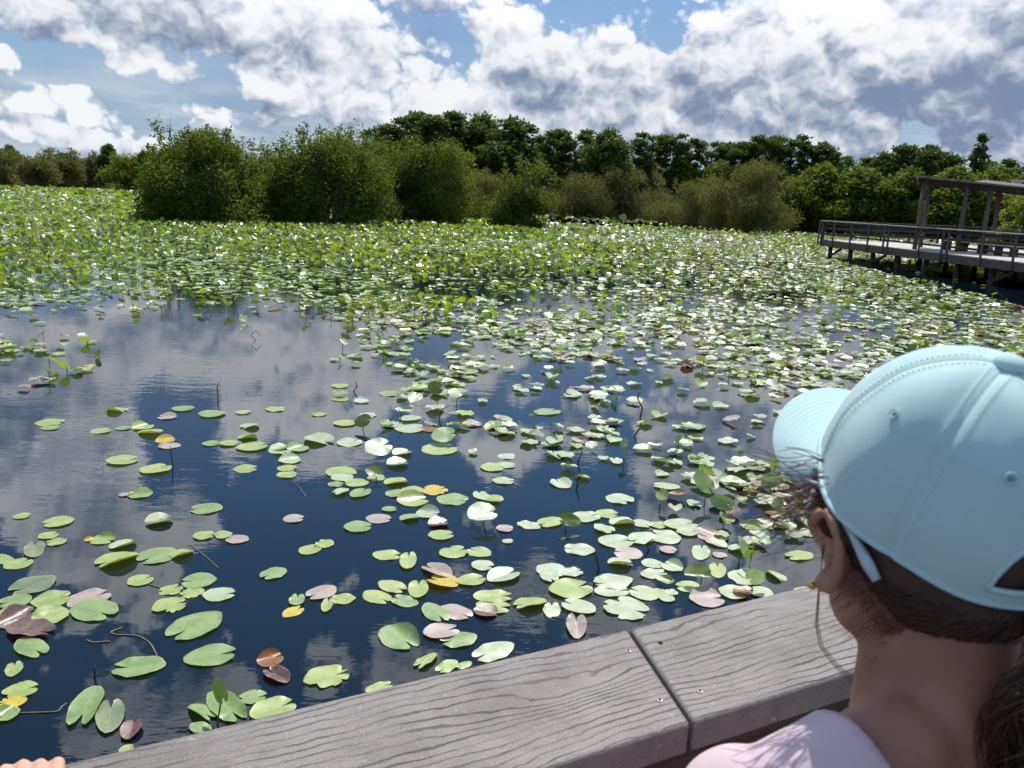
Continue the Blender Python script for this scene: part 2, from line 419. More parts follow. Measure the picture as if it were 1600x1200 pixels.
def shrub(name, loc, w, h, n, size, mat, label, cat, group, seed, depth=None, stems=5, clumps=26, twigs=0, **kw):
    g = np.random.default_rng(seed); depth = depth or w
    root = empty(name, loc); tag(root, label, cat, group)
    cs, rs = [], []
    for i in range(clumps):
        a = g.random() * 2 * math.pi; q = g.random() ** 0.5
        zf = 0.02 + 0.86 * g.random() ** 1.35
        prof = (1.0 - max(0, zf - 0.5) * 0.9) * (0.9 + 0.1 * min(1, zf * 4))            # narrower towards the top
        lob = 0.72 + 0.20 * math.sin(3 * a + seed) * q + 0.16 * math.sin(7 * q * math.cos(a) + 1.7 * seed)
        cs.append((math.cos(a) * q * w / 2 * prof * 0.85, math.sin(a) * q * depth / 2 * prof * 0.85, zf * h * min(1.0, lob + 0.12)))
        s = (0.09 + 0.17 * g.random()) * w
        rs.append((s, s, min(s, h * 0.22)))
    for i in range(clumps):                   # loose sprays that break the outline
        a = g.random() * 2 * math.pi; q = 0.7 * g.random() ** 0.5
        cs.append((math.cos(a) * q * w / 2, math.sin(a) * q * depth / 2, h * (0.70 + 0.28 * g.random() ** 1.5)))
        s = 0.04 * w * (0.5 + 0.9 * g.random()); rs.append((s, s, h * (0.05 + 0.11 * g.random())))
    leaf_cloud('crown', cs, rs, int(n * 2.6), size * 1.12, mat, root, seed=seed + 1, **kw)
    mb = MB()
    for i in range(stems):
        a = 2 * math.pi * i / stems + g.random(); b = (math.cos(a) * 0.12 * w, math.sin(a) * 0.12 * depth, -0.6)
        tips = [cs[j] for j in g.choice(len(cs), 4, replace=False)]
        limbs(mb, b, tips, 0.018 * h + 0.01, g)
    for i in range(twigs):                                 # bare twigs sticking out of the top
        c = cs[int(g.integers(len(cs)))]
        mb.tube([c, Vector(c) + Vector((.10, .06, h * .10)), Vector(c) + Vector((.10 + g.normal() * .15, .06 + g.normal() * .15, h * (.15 + .06 * g.random())))], [0.014, 0.010, 0.005], 4, caps=False)
    mb.build('trunk', m_bark, root)
    return root

def tree(name, w, h, n, size, mat, seed, flat=False, bare=0.3, spread=1.0):
    """returns a tree rooted at the origin; copied for the treeline"""
    g = np.random.default_rng(seed)
    root = empty(name)
    cs, rs = [], []
    k = 26
    for i in range(k):
        zf = bare + (1 - bare) * (i + 0.5) / k
        prof = math.sin(math.pi * min(1, max(0.12, (zf - bare) / (1 - bare) * 0.8 + 0.2))) ** 0.6 if not flat else (0.5 + 0.5 * (zf - bare) / (1 - bare))
        a = i * 2.4 + g.random(); q = (0.25 + 0.6 * g.random()) * prof * spread
        cs.append((math.cos(a) * q * w / 2, math.sin(a) * q * w / 2, zf * h * 0.95))
        s = w * (0.09 + 0.13 * g.random()) * (0.6 + 0.5 * prof)
        rs.append((s * (0.8 + .5 * g.random()), s * (0.8 + .5 * g.random()), s * (0.40 if flat else 0.7)))
    leaf_cloud('crown', cs, rs, int(n * 2.4), size * 1.1, mat, root, seed=seed + 3)
    mb = MB(); lean = Vector((g.normal() * .04 * h, g.normal() * .04 * h, 0))
    top = Vector((0, 0, h * 0.93)) + lean
    mb.tube([(0, 0, -0.3), Vector((0, 0, h * .35)) + lean * .2, Vector((0, 0, h * .7)) + lean * .7, top], [0.022 * h, 0.016 * h, 0.009 * h, 0.002 * h], 7, caps=False)
    for c in cs:
        z0 = max(0.2 * h, c[2] - 0.12 * h); b = Vector((0, 0, z0)) + lean * (z0 / h)
        limbs(mb, b, [c], 0.007 * h, g, 0.12)
    mb.build('trunk', m_bark, root)
    return root

# --- pond apple thicket standing in the water in the middle distance
GA = 'shrubs standing in the pond'
def px_shrub(name, x, ybase, wpx, ytop, n, size, mat, label, cat, group, seed, **kw):
    p = on(x, ybase); d = p.y
    w = wpx / FPX * d * 1.06; h = CAMH + (horizon(x) - ytop) / FPX * d
    p.z = 0
    dep = kw.pop('depth_m', None) or w * 0.8
    p += Vector((p.x / p.y, 1, 0)) * dep * 0.32
    return shrub(name, p, w, h, n, size, mat, label, cat, group, seed, depth=dep, **kw)
for row in (
    (312, 350, 190, 203, 16000, 'tall leafy shrub at the left end of the dark thicket, foot in the pads', 21, 6),
    (432, 345, 170, 214, 11000, 'rounded shrub with twiggy top, second from the left in the pond thicket', 22, 6),
    (512, 352, 175, 205, 13000, 'broad dark-footed shrub in the middle of the pond thicket', 23, 5),
    (606, 348, 170, 212, 11000, 'shrub with loose sprigs against the clouds, just right of the thicket middle', 24, 7),
    (682, 350, 120, 226, 9000, 'dark narrow shrub at the right end of the thicket, beside the gap', 25, 3),
    (262, 340, 70, 236, 4600, 'low shrub at the left shoulder of the thicket, sloping down to the bank', 31, 2),
    (372, 349, 110, 226, 6200, 'short shrub wedged between the tall left shrub and its twiggy neighbour', 32, 2),
    (468, 351, 100, 224, 6000, 'shaded shrub low in the thicket, between the twiggy and the broad shrub', 33, 2),
    (562, 350, 110, 208, 7000, 'upright shrub with a spiky crown behind the thicket middle', 34, 6),
    (648, 349, 100, 230, 6000, 'low shrub filling the thicket in front of the tall far trees', 35, 2),
    (722, 343, 80, 268, 4200, 'small shrub at the foot of the far wood, edging the gap', 36, 2),
    (817, 358, 96, 252, 6500, 'small lone dark shrub standing apart in the lily pads right of the thicket', 26, 3)):
    x, yb, wp, yt, n, lab, sd_, tw = row
    px_shrub('pond_apple_shrub', x, yb, wp, yt, n, 0.19, m_apple, lab, 'shrub', GA, sd_, twigs=tw, clumps=34)

# --- pale willow clumps on the far shore
GW = 'pale willow clumps along the far shore'
for row in (
    (745, 340, 110, 266, 4800, 'pale feathery willow clump seen in the gap behind the lone small shrub', 41),
    (910, 342, 140, 272, 6200, 'low pale willow clump at the left end of the far shore row', 42),
    (990, 345, 150, 266, 7000, 'dense olive willow clump left of the tall pale one on the far shore', 43),
    (1085, 356, 150, 280, 6800, 'short tan willow clump leaning over the water edge on the far shore', 44),
    (1172, 363, 150, 260, 7600, 'tall pale willow clump with a pointed top, nearest the water on the far shore', 45),
    (1240, 362, 90, 286, 3800, 'small brownish willow clump beside the corner of the wooden platform', 46)):
    x, yb, wp, yt, n, lab, sd_ = row
    px_shrub('willow_shrub', x, yb, wp, yt, n, 0.38, m_willow, lab, 'shrub', GW, sd_, slim=0.2, upright=0.9, clumps=22)

# --- left bank thicket, far away
GL = 'bushes along the far left bank'
for i, (x, yb, wp, yt, mat, lab) in enumerate((
    (-15, 291, 90, 236, m_willow, 'olive bank bush at the far left edge of the pond'),
    (42, 292, 90, 240, m_willow, 'tan bank bush near the left edge, darker at its foot'),
    (95, 293, 80, 238, m_willow, 'tan bank bush below the gap in the low left treeline'),
    (150, 294, 80, 243, m_willow, 'tan bank bush in front of the rounded dark tree on the left bank'),
    (205, 298, 80, 246, m_bright, 'bright green bank bush touching the left side of the tall thicket'))):
    px_shrub('bank_bush', x, yb, wp, yt, 3600, 0.85, mat, lab, 'bush', GL, 60 + i, slim=0.3, upright=0.5, clumps=22, depth_m=12)

# --- trees: a few kinds, then copies
protos = {
    'cypress': tree('cypress_tree', 9.5, 13.0, 5600, 0.42, m_dark, 81, flat=True, bare=0.22),
    'broad': tree('broadleaf_tree', 10.0, 12.0, 6500, 0.42, m_dark, 82, bare=0.12),
    'low': tree('understory_tree', 9.0, 7.5, 5200, 0.40, m_apple, 83, bare=0.0),
    'thin': tree('cypress_tree', 6.0, 13.0, 2200, 0.42, m_dark, 84, flat=True, bare=0.38),
    'spire': tree('pine_tree', 3.6, 13.0, 1300, 0.4, m_dark, 85, bare=0.25, spread=0.7),
    'broad2': tree('broadleaf_tree', 9.0, 11.0, 6000, 0.42, m_dark, 86, bare=0.1),
}
used = set()
def put_tree(kind, x, d, ytop, wscale, label, group, rz):
    src = protos[kind]
    o = src if kind not in used else copy_tree(src)
    used.add(kind)
    p = far(x, horizon(x), d)
    h = CAMH + (horizon(x) - ytop) / FPX * d
    H0 = {'cypress': 13, 'broad': 12, 'low': 7.5, 'thin': 13, 'spire': 13, 'broad2': 11}[kind]
    s = h / H0
    o.location = (p.x, p.y, 0.0); o.rotation_euler = (0, 0, rz); o.scale = (s * wscale, s * wscale, s)
    tag(o, label, {'cypress': 'tree', 'thin': 'tree', 'spire': 'pine tree'}.get(kind, 'tree'), group)
    return o
GT = 'trees of the far wood'
TR = [  # kind, photo x, distance, top y, width scale, label
 ('cypress', 640, 135, 190, 1.0, 'feathery dark tree with airy top just right of the shrub thicket'),
 ('cypress', 690, 128, 181, 1.15, 'tallest dark tree of the far wood, its crown highest against the clouds'),
 ('broad', 752, 132, 186, 1.0, 'dense round tree immediately right of the tallest one'),
 ('broad2', 805, 128, 194, 1.15, 'broad dark tree on the shoulder where the wood starts to slope down'),
 ('thin', 862, 135, 209, 1.0, 'thin see-through tree with sky between its branches, left of a dense pair'),
 ('thin', 896, 138, 206, 1.1, 'thin tree with an umbrella top, standing just above the left willow row'),
 ('broad', 945, 130, 209, 1.0, 'wide flat-topped dark tree above the willow clumps'),
 ('thin', 1010, 140, 211, 1.0, 'slender tree with two open tiers beside the flat-topped dark tree'),
 ('thin', 1053, 140, 213, 1.0, 'slender tree whose small round head pokes above the wood'),
 ('thin', 1098, 142, 224, 1.1, 'sparse tree with ragged sides, above the short tan willow clump'),
 ('cypress', 1140, 140, 226, 0.9, 'low ragged tree between the sparse tree and the twin heads'),
 ('cypress', 1185, 138, 217, 0.95, 'dark tree whose crown splits in twin heads over the tall pale willow'),
 ('thin', 1229, 138, 215, 1.0, 'tree with a small tuft at the top, behind the platform corner'),
 ('broad2', 1275, 136, 230, 1.0, 'rounded dark tree sloping down behind the wooden platform'),
 ('thin', 1325, 142, 246, 1.1, 'low see-through tree in the dip of the treeline'),
 ('broad', 1372, 138, 243, 1.0, 'dark domed tree directly left of the shelter roof'),
 ('cypress', 1422, 136, 230, 0.95, 'dark wide tree rising above the left corner of the shelter roof'),
 ('broad2', 1468, 138, 245, 1.0, 'dark tree low behind the shelter roof'),
 ('spire', 1515, 136, 212, 1.0, 'spindly pine with a tuft on top, rising over the shelter roof'),
 ('cypress', 1552, 138, 252, 0.9, 'dark flat tree to the right of the spindly pine'),
 ('broad', 1600, 138, 258, 0.95, 'dark tree at the right end of the wood above the roof vent'),
 ('low', 770, 146, 232, 1.1, 'mid green understory tree below the tall round tree'),
 ('low', 850, 144, 240, 1.1, 'mid green understory tree behind the lone pond shrub'),
 ('low', 925, 145, 243, 1.1, 'lighter green understory tree above the leftmost pale willow'),
 ('low', 1000, 150, 246, 1.05, 'understory tree behind the dense olive willow'),
 ('low', 1060, 142, 252, 1.0, 'yellowish green understory tree between two willow clumps'),
 ('low', 1125, 136, 258, 1.0, 'understory tree behind the short tan willow'),
 ('low', 1195, 136, 256, 1.0, 'understory tree just behind the pointed pale willow'),
 ('low', 1275, 100, 262, 1.05, 'dark green understory tree above the corner post of the platform'),
 ('low', 1345, 98, 268, 1.1, 'dark understory tree above the platform railing'),
 ('low', 1415, 96, 270, 1.1, 'dark understory tree seen left of the shelter post'),
 ('low', 1480, 95, 268, 1.1, 'shaded understory tree seen between the shelter posts'),
 ('low', 1550, 94, 268, 1.1, 'shaded understory tree behind the last shelter post'),
 ('low', 1625, 92, 270, 1.1, 'shaded understory tree at the right edge behind the shelter'),
 ('broad2', 172, 265, 229, 0.85, 'rounded dark tree standing above the left bank bushes'),
 ('broad', 20, 290, 229, 0.8, 'low dark tree at the far left end of the left bank'),
 ('cypress', 100, 330, 240, 0.9, 'distant bluish tree in the dip of the left bank'),
 ('low', 232, 240, 240, 0.9, 'small green tree half hidden by the tall leafy thicket shrub'),
 ('broad2', 590, 140, 205, 1.0, 'dark tree peeking over the right half of the thicket'),
 ('low', 700, 112, 236, 1.2, 'green understory tree beyond the right end of the thicket'),
]
for i, (k, x, d, yt, ws, lab) in enumerate(TR):
    put_tree(k, x, d, yt, ws, lab, GT if d < 200 else 'trees of the left bank', (i * 1.7) % 6.28)
# leafy branchy bush by the platform at the right edge
px = far(1592, horizon(1592), 56)
shrub('roadside_bush', (px.x + .4, px.y, 0), 4.2, CAMH + (342 - 312) / FPX * 56, 2600, 0.24, m_bright,
      'bright yellow-green bush beyond the railing at the right edge, under the shelter roof', 'bush', None, 91, twigs=3)

# ================================================================== lily pads
PADC = {  # colour kinds: top colours, light through the leaf
    'g': (rgb(118, 150, 78), rgb(148, 176, 104), rgb(150, 190, 40), rgb(176, 204, 128)),
    'p': (rgb(146, 170, 84), rgb(176, 192, 108), rgb(190, 205, 60), rgb(210, 222, 150)),
    's': (rgb(168, 186, 142), rgb(194, 206, 172), rgb(180, 200, 80), rgb(214, 224, 186)),  # sky glare on the leaf put into pale top colours
    'd': (rgb(110, 128, 88), rgb(134, 146, 104), rgb(150, 165, 60), rgb(178, 186, 140)),
    'u': (rgb(96, 66, 66), rgb(128, 98, 94), rgb(130, 70, 50), rgb(176, 150, 140)),
    'w': (rgb(168, 148, 140), rgb(190, 172, 160), rgb(170, 130, 100), rgb(220, 206, 196)),
    'y': (rgb(206, 178, 40), rgb(224, 200, 70), rgb(230, 190, 20), rgb(236, 222, 120)),
    'o': (rgb(126, 74, 34), rgb(160, 98, 46), rgb(190, 100, 20), rgb(190, 140, 90)),
    'k': (rgb(52, 80, 24), rgb(76, 106, 36), rgb(168, 192, 34), rgb(120, 150, 70)),
}
SPOT = {'p': rgb(96, 84, 20), 'y': rgb(80, 48, 14), 'g': rgb(120, 120, 40), 's': rgb(140, 140, 80), 'o': rgb(50, 26, 12)}
MPAD = {}
for k_, (c1, c2, ct, cv) in PADC.items():
    MPAD[k_] = leaf_mat('pad_' + {'g': 'green', 'p': 'yellow_green', 's': 'glare_green', 'd': 'olive', 'u': 'purple', 'w': 'mauve', 'y': 'yellow', 'o': 'brown', 'k': 'deep_green'}[k_],
                        c1, c2, ct, 0.44 if k_ in 'gpsdw' else 0.42, 0.85 if k_ in 'gpsdw' else 0.6, 0.22 if k_ != 'k' else 0.45, vein=True, spot=SPOT.get(k_), vein_col=cv)
m_stem = flat_mat('pad_stem', rgb(96, 110, 50), 0.5, rgb(122, 118, 66), 20.0)
m_dryst = flat_mat('dry_stem', rgb(60, 50, 34), 0.7, rgb(96, 84, 60), 20.0)

def leaf_shape(L, Wd, g, nseg=40, rings=(0.34, 0.66, 0.88, 1.0), cup=0.05, wave=0.012, fold=0.0, curl=0.0, notch=0.16, torn=0.0, tip=0.05):
    """heart shaped pad: +x is the tip; returns verts, quads/tris. Petiole attaches at the origin"""
    a_, b_ = L / 2, Wd / 2
    px_ = -0.16 * L                                   # sinus point relative to the ellipse centre
    dl = notch * (0.8 + 0.5 * g.random())
    th = np.linspace(-math.pi + dl, math.pi - dl, nseg)
    c, s = np.cos(th), np.sin(th)
    A = (c / a_) ** 2 + (s / b_) ** 2; B = 2 * px_ * c / a_ ** 2; Cq = px_ ** 2 / a_ ** 2 - 1
    r = (-B + np.sqrt(B * B - 4 * A * Cq)) / (2 * A)
    e = math.pi - dl - np.abs(th)
    r = r * (1 - 0.30 * np.exp(-(e / 0.10) ** 2))
    r = r * (1 + tip * np.exp(-(th / 0.22) ** 2))
    r = r * (1 + 0.012 * np.sin(th * 9 + g.random() * 6) + 0.008 * np.sin(th * 17 + g.random() * 6))
    if torn > 0:
        for q in range(int(3 + torn * 6)):
            t0 = g.uniform(-2.6, 2.6); r = r * (1 - torn * g.uniform(0.15, 0.5) * np.exp(-((th - t0) / g.uniform(0.05, 0.14)) ** 2))
    verts = [(0.0, 0.0, 0.0)]
    ph = g.random() * 6; kw = g.integers(3, 6)
    side = 1 if g.random() < 0.5 else -1
    for f in rings:
        x, y = f * r * c, f * r * s
        z = cup * L * (f ** 2) * 0.5 + wave * L * 2.2 * (f ** 3) * np.sin(kw * th + ph)
        z = z + fold * np.abs(y)                       # lifted halves make a gutter along the midrib
        if curl != 0:
            yy = side * y; lift = np.maximum(0, yy - 0.12 * Wd)
            # the outer part of one half bends up round the line y = 0.12 W
            ang = np.minimum(curl * 1.1, 1.45); rr_ = 0.16 * Wd
            al = np.minimum(lift / rr_, ang); over = lift - al * rr_
            z = z + np.where(lift > 0, rr_ * (1 - np.cos(al)) + over * np.sin(al), 0)
            y = np.where(lift > 0, side * (0.12 * Wd + rr_ * np.sin(al) + over * np.cos(al)), y)
        verts += list(zip(x, y, z))
    faces = [(0, 1 + i, 2 + i) for i in range(nseg - 1)]
    for k in range(len(rings) - 1):
        o0, o1 = 1 + k * nseg, 1 + (k + 1) * nseg
        faces += [(o0 + i, o1 + i, o1 + i + 1, o0 + i + 1) for i in range(nseg - 1)]
    return np.array(verts), faces

PADS = []      # dicts of every single pad: used for the labels afterwards
def pad(kind, x, y, L, Wd, phi, raised=0.0, tilt=0.0, tdir=0.0, z=None, **kw):
    """one pad: (x, y) of the blade centre on the water, phi the way the tip points"""
    g = np.random.default_rng(len(PADS) * 7 + 5)
    kw.setdefault('cup', float(g.uniform(-0.02, 0.035))); kw.setdefault('wave', float(g.uniform(.003, .010)))
    if kw.pop('auto', False):
        q = g.random()
        if q < 0.26: kw['curl'] = float(g.uniform(0.3, 1.1))
        elif q < 0.40: kw['fold'] = float(g.uniform(0.15, 0.5))
        if g.random() < 0.12: kw['torn'] = float(g.uniform(0.2, 0.7))
    v, f = leaf_shape(L, Wd, g, **kw)
    me = mesh_np('lily_pad', v, f)
    rim = np.zeros(len(v), dtype=np.float32); rim[-40:] = 1.0; rim[-80:-40] = 0.3
    me.attributes.new('rim', 'FLOAT', 'POINT').data.foreach_set('value', rim)
    o = link_mesh('lily_pad', me, MPAD[kind])
    zz = (0.004 + 0.008 * g.random() + 0.006 * L + raised) if z is None else z
    low = float(v[:, 2].min()); zz = max(zz, 0.003 - low) if raised == 0 else zz
    off = 0.16 * L                                     # origin (petiole) lies behind the blade centre
    o.location = (x - math.cos(phi) * off, y - math.sin(phi) * off, zz)
    rot = Euler((0, 0, phi)).to_matrix()
    if tilt: rot = Matrix.Rotation(tilt, 3, (-math.sin(tdir), math.cos(tdir), 0)) @ rot
    else: rot = Matrix.Rotation(g.normal() * 0.02, 3, 'X') @ Matrix.Rotation(g.normal() * 0.02, 3, 'Y') @ rot
    o.rotation_euler = rot.to_euler()
    if raised > 0.03:
        R3 = rot.transposed()
        b = R3 @ Vector((g.normal() * .06, g.normal() * .06, -(zz + 0.25)))
        mb = MB(); mb.tube([(0, 0, 0), b * 0.35 + Vector((0.02, 0.01, 0)), b * 0.7 + Vector((0.015, .02, 0)), b], [0.0045, 0.005, 0.006, 0.006], 6)
        mb.build('stem', m_stem, o, smooth=True)
    PADS.append(dict(o=o, k=kind, x=x, y=y, L=L, phi=phi, r=raised, t=tilt, kw=kw, W=Wd))
    return o

# pads read off the photograph: tip x, tip y, base x, base y, width ratio, colour, options
#   t torn, c one side curled up, f folded along the midrib, r raised out of the water
A = '''84 904 15 928 .42 d|50 944 112 932 .62 p|107 946 172 926 .5 w|122 945 174 966 .95 g|4 982 60 952 .6 u c|107 956 50 974 .7 p c
15 984 84 992 .5 u f|32 1003 68 1026 1.05 g|20 1058 24 1034 1.35 p|4 1085 61 1074 .55 p t|42 1097 -4 1103 .5 y t|26 1108 -6 1130 .8 g c
150 1073 118 1142 .62 g c|170 1147 175 1094 1.0 d|200 1158 212 1127 1.1 u f|257 1040 174 1046 .46 g|341 961 264 1000 .55 g|288 1030 371 1022 .46 g
239 954 292 942 .5 p t|252 930 282 916 1.0 p t|337 906 283 911 .55 g|318 922 282 932 .55 p t|318 932 368 928 .5 s|201 914 238 902 .8 p|298 1104 334 1127 .8 g c
330 1088 380 1130 .75 g c|342 1113 352 1140 .85 k r|299 1135 328 1146 .8 g|372 1092 418 1089 .55 g t|393 1122 461 1098 .6 p|186 1177 210 1169 .55 p
49 935 -4 947 .55 g|-2 970 22 950 .8 p|472 867 497 853 .8 p|519 854 496 848 .8 p|444 889 410 906 .65 g|462 949 466 930 1.5 g|523 920 480 936 .55 w
555 936 516 938 .5 p|508 958 515 936 .9 p t|443 964 473 950 .55 y|583 868 627 869 .42 p|635 891 640 864 1.15 p|703 902 662 884 .55 w f
714 916 670 904 .75 y c|652 936 655 907 1.3 p|594 912 633 925 .6 p|571 926 608 942 .7 p|651 946 613 934 .6 g|602 982 648 1014 .95 g c
667 945 695 974 .9 g|689 949 736 966 .6 w|741 955 778 960 .75 u f|741 932 801 934 .4 p|745 945 798 952 .5 p|663 993 717 984 .55 w
743 996 688 1006 .55 g|799 1008 740 1031 .55 s|680 1023 648 1047 .55 p c|713 1033 683 1052 .65 p|736 1037 714 1046 .55 p|403 1038 442 1026 .8 o c
449 1067 416 1047 .8 u f|476 1064 546 1052 .6 p t|572 1081 614 1069 .45 p|690 870 729 858 .65 p t|765 869 732 858 .6 p|738 882 771 888 .6 s
714 912 758 904 .5 p|765 909 808 894 .65 s f|930 861 880 858 .42 s|840 886 884 898 .65 s|862 928 922 914 .65 p|851 940 803 950 .55 p c
862 966 862 942 1.4 s t|929 957 878 942 .5 s|901 998 900 962 1.05 w f|985 906 929 916 .5 s|930 926 984 924 .4 s|1030 934 984 922 .55 s
944 944 1014 960 .62 s t|1053 940 1030 932 .8 s|1039 928 1058 926 .8 s|1093 875 1097 852 1.5 s|1115 864 1134 872 .8 w|1121 903 1121 879 1.35 p
1139 896 1191 911 .55 s|1153 894 1190 903 .45 s|1079 938 1130 936 .65 w c|1124 921 1169 934 .55 s|1207 930 1169 924 .6 s|1096 918 1056 918 .55 p
1002 900 1041 896 .5 s|1003 879 1036 884 .6 s|1064 893 1036 880 .7 s c|1003 869 959 862 .55 w|950 879 989 882 .55 s c|937 850 987 844 .55 s
1019 838 985 848 .7 s|1060 848 1016 832 .6 s|1031 857 1057 864 .65 w|1040 824 1087 817 .5 s|1058 834 1090 832 .5 s|1137 842 1088 834 .5 w
991 815 1017 824 .6 s|1016 822 1041 820 .75 p|953 818 991 816 .55 s c|893 812 936 806 .5 s|931 802 966 806 .55 p|953 774 984 788 .75 s
57 660 99 661 .35 p|64 670 95 668 .5 g|141 676 174 672 .8 p|180 671 206 668 .7 g|210 672 236 664 .8 p c|217 676 254 676 .6 p c
170 640 197 643 .7 p c|243 690 274 687 .55 y c|282 696 246 698 .45 w|167 723 217 718 .38 p|222 740 264 728 .6 p|238 773 200 774 .6 g c
186 774 202 774 .6 w|347 794 297 797 .4 g|228 820 269 811 .85 d f|20 808 48 806 .9 p|115 812 66 821 .5 p|61 842 91 833 .75 p
104 846 72 850 .75 p|52 872 56 846 1.5 d|18 882 -6 868 .8 p|10 890 47 874 .75 p|132 846 148 842 .8 y c|144 842 177 846 .7 p c
172 858 211 846 .85 s c|213 866 150 886 .5 p c|270 859 218 880 .6 g|300 862 265 872 .65 p c|302 838 335 838 .75 p|362 834 335 840 .8 p
387 845 354 842 .55 w|316 694 343 694 .8 g|343 694 373 694 .5 p|372 686 402 682 .8 g c|370 702 418 696 .8 p|402 664 378 670 .9 s c
365 734 402 732 .55 p|270 639 303 640 .5 g|351 646 309 650 .4 g|275 653 247 652 .6 w c|369 644 391 646 .7 p|434 732 463 734 .7 p
433 744 464 742 .7 p|514 734 552 744 .6 p|513 757 537 757 .6 g|575 755 538 757 .5 p|518 748 553 747 .4 s|574 748 602 746 .9 p|601 756 637 752 .55 p c
443 811 475 812 .6 w|538 825 581 824 .5 g|573 810 611 812 .5 w|597 797 620 796 .5 g|603 774 634 770 .6 g|628 666 597 664 .6 s|659 764 628 770 .6 p
660 770 698 764 .6 y t|684 778 731 784 .6 g|622 786 668 780 .6 p c|625 812 654 808 .9 g c|651 802 686 806 .6 s c|670 822 700 818 .7 u f
670 838 709 836 .5 p|735 800 770 806 .65 p t|748 778 786 784 .55 p c|731 822 776 818 .85 s c r|776 826 802 828 .6 w|785 846 802 848 .7 s|770 752 804 752 .55 s
751 731 788 732 .55 p|776 727 806 728 .6 s|778 713 806 714 .6 s|572 712 611 706 .5 s r|616 712 640 706 1.0 s f|605 728 637 724 .7 g f
661 706 712 700 .5 p|674 694 712 694 .5 g r|436 722 470 718 .6 s c|424 702 450 710 .6 s|424 704 450 698 .7 g f|452 706 478 698 .8 g c
481 684 516 694 .6 s f|530 696 562 688 .6 s|554 670 580 672 .9 k r|522 664 556 660 .5 p|510 648 486 648 .6 p|562 650 588 648 .5 s
618 672 664 668 .5 s|658 672 684 672 .55 o t|630 658 652 650 .7 s|668 627 692 627 .9 k r|700 629 722 630 .5 g r|593 615 624 617 .5 g|634 608 664 608 .5 p
518 624 546 624 .6 p|553 628 577 628 .8 s c|415 640 446 640 .4 p|518 603 546 604 .5 p|840 648 870 640 .6 g|722 664 748 664 .6 s c'''
def add_traced(rec):
    q = rec.split()
    tx, ty, bx, by, ratio = map(float, q[:5]); kind = q[5]; op = ''.join(q[6:])
    t, b = on(tx, ty), on(bx, by)
    d = t - b; L = d.length
    c = (t + b) / 2; phi = math.atan2(d.y, d.x)
    g = np.random.default_rng(int(tx * 13 + ty))
    ratio = ratio
    # the width ratio was judged in the picture, where the ground is foreshortened
    sx, sy = (tx - bx), (ty - by)
    wpx = ratio * math.hypot(sx, sy)
    nx, ny = -sy, sx; nl = math.hypot(nx, ny)
    mx_, my_ = (tx + bx) / 2, (ty + by) / 2
    e1, e2 = on(mx_ + nx / nl * wpx / 2, my_ + ny / nl * wpx / 2), on(mx_ - nx / nl * wpx / 2, my_ - ny / nl * wpx / 2)
    wv = e1 - e2
    side = Vector((-math.sin(phi), math.cos(phi), 0))
    Wd = abs(wv.dot(side))
    Wd = min(max(Wd * 0.84, 0.42 * L), 1.02 * L)
    kw = {}
    if 't' in op: kw['torn'] = 0.5 + 0.3 * g.random()
    if 'c' in op: kw['curl'] = 0.35 + 0.6 * g.random()
    if 'f' in op: kw['fold'] = 0.2 + 0.2 * g.random()
    rz = 0.07 + 0.1 * g.random() if 'r' in op else 0.0
    if rz: pad(kind, c.x, c.y, L, Wd, phi, raised=rz, tilt=0.35 + 0.5 * g.random(), tdir=-1.57 + g.uniform(-.7, .7), **kw)
    else: pad(kind, c.x, c.y, L, Wd, phi, **kw)
for line in A.split('\n'):
    for rec in line.split('|'):
        if rec.strip(): add_traced(rec)
N_TRACED = len(PADS)

# ---- the rest of the pads, spread by how thickly they cover the water
def vnoise(x, y, cell, seed):
    """smooth value noise on the water plane, 0..1"""
    g = np.random.default_rng(seed); tab = g.random((256, 256))
    u, v = np.asarray(x) / cell, np.asarray(y) / cell
    i, j = np.floor(u).astype(int), np.floor(v).astype(int); fu, fv = u - i, v - j
    fu, fv = fu * fu * (3 - 2 * fu), fv * fv * (3 - 2 * fv)
    t = lambda a, b: tab[a % 256, b % 256]
    return (t(i, j) * (1 - fu) + t(i + 1, j) * fu) * (1 - fv) + (t(i, j + 1) * (1 - fu) + t(i + 1, j + 1) * fu) * fv
def projn(x, y):
    dx_, dy_, dz_ = x, y, -CAMH
    k = dx_ * Fv.x + dy_ * Fv.y + dz_ * Fv.z
    return 800 + FPX * (dx_ * Rv.x + dy_ * Rv.y + dz_ * Rv.z) / k, 600 - FPX * (dx_ * Uv.x + dy_ * Uv.y + dz_ * Uv.z) / k
def sstep(x, a, b):
    t = np.clip((x - a) / (b - a), 0, 1); return t * t * (3 - 2 * t)
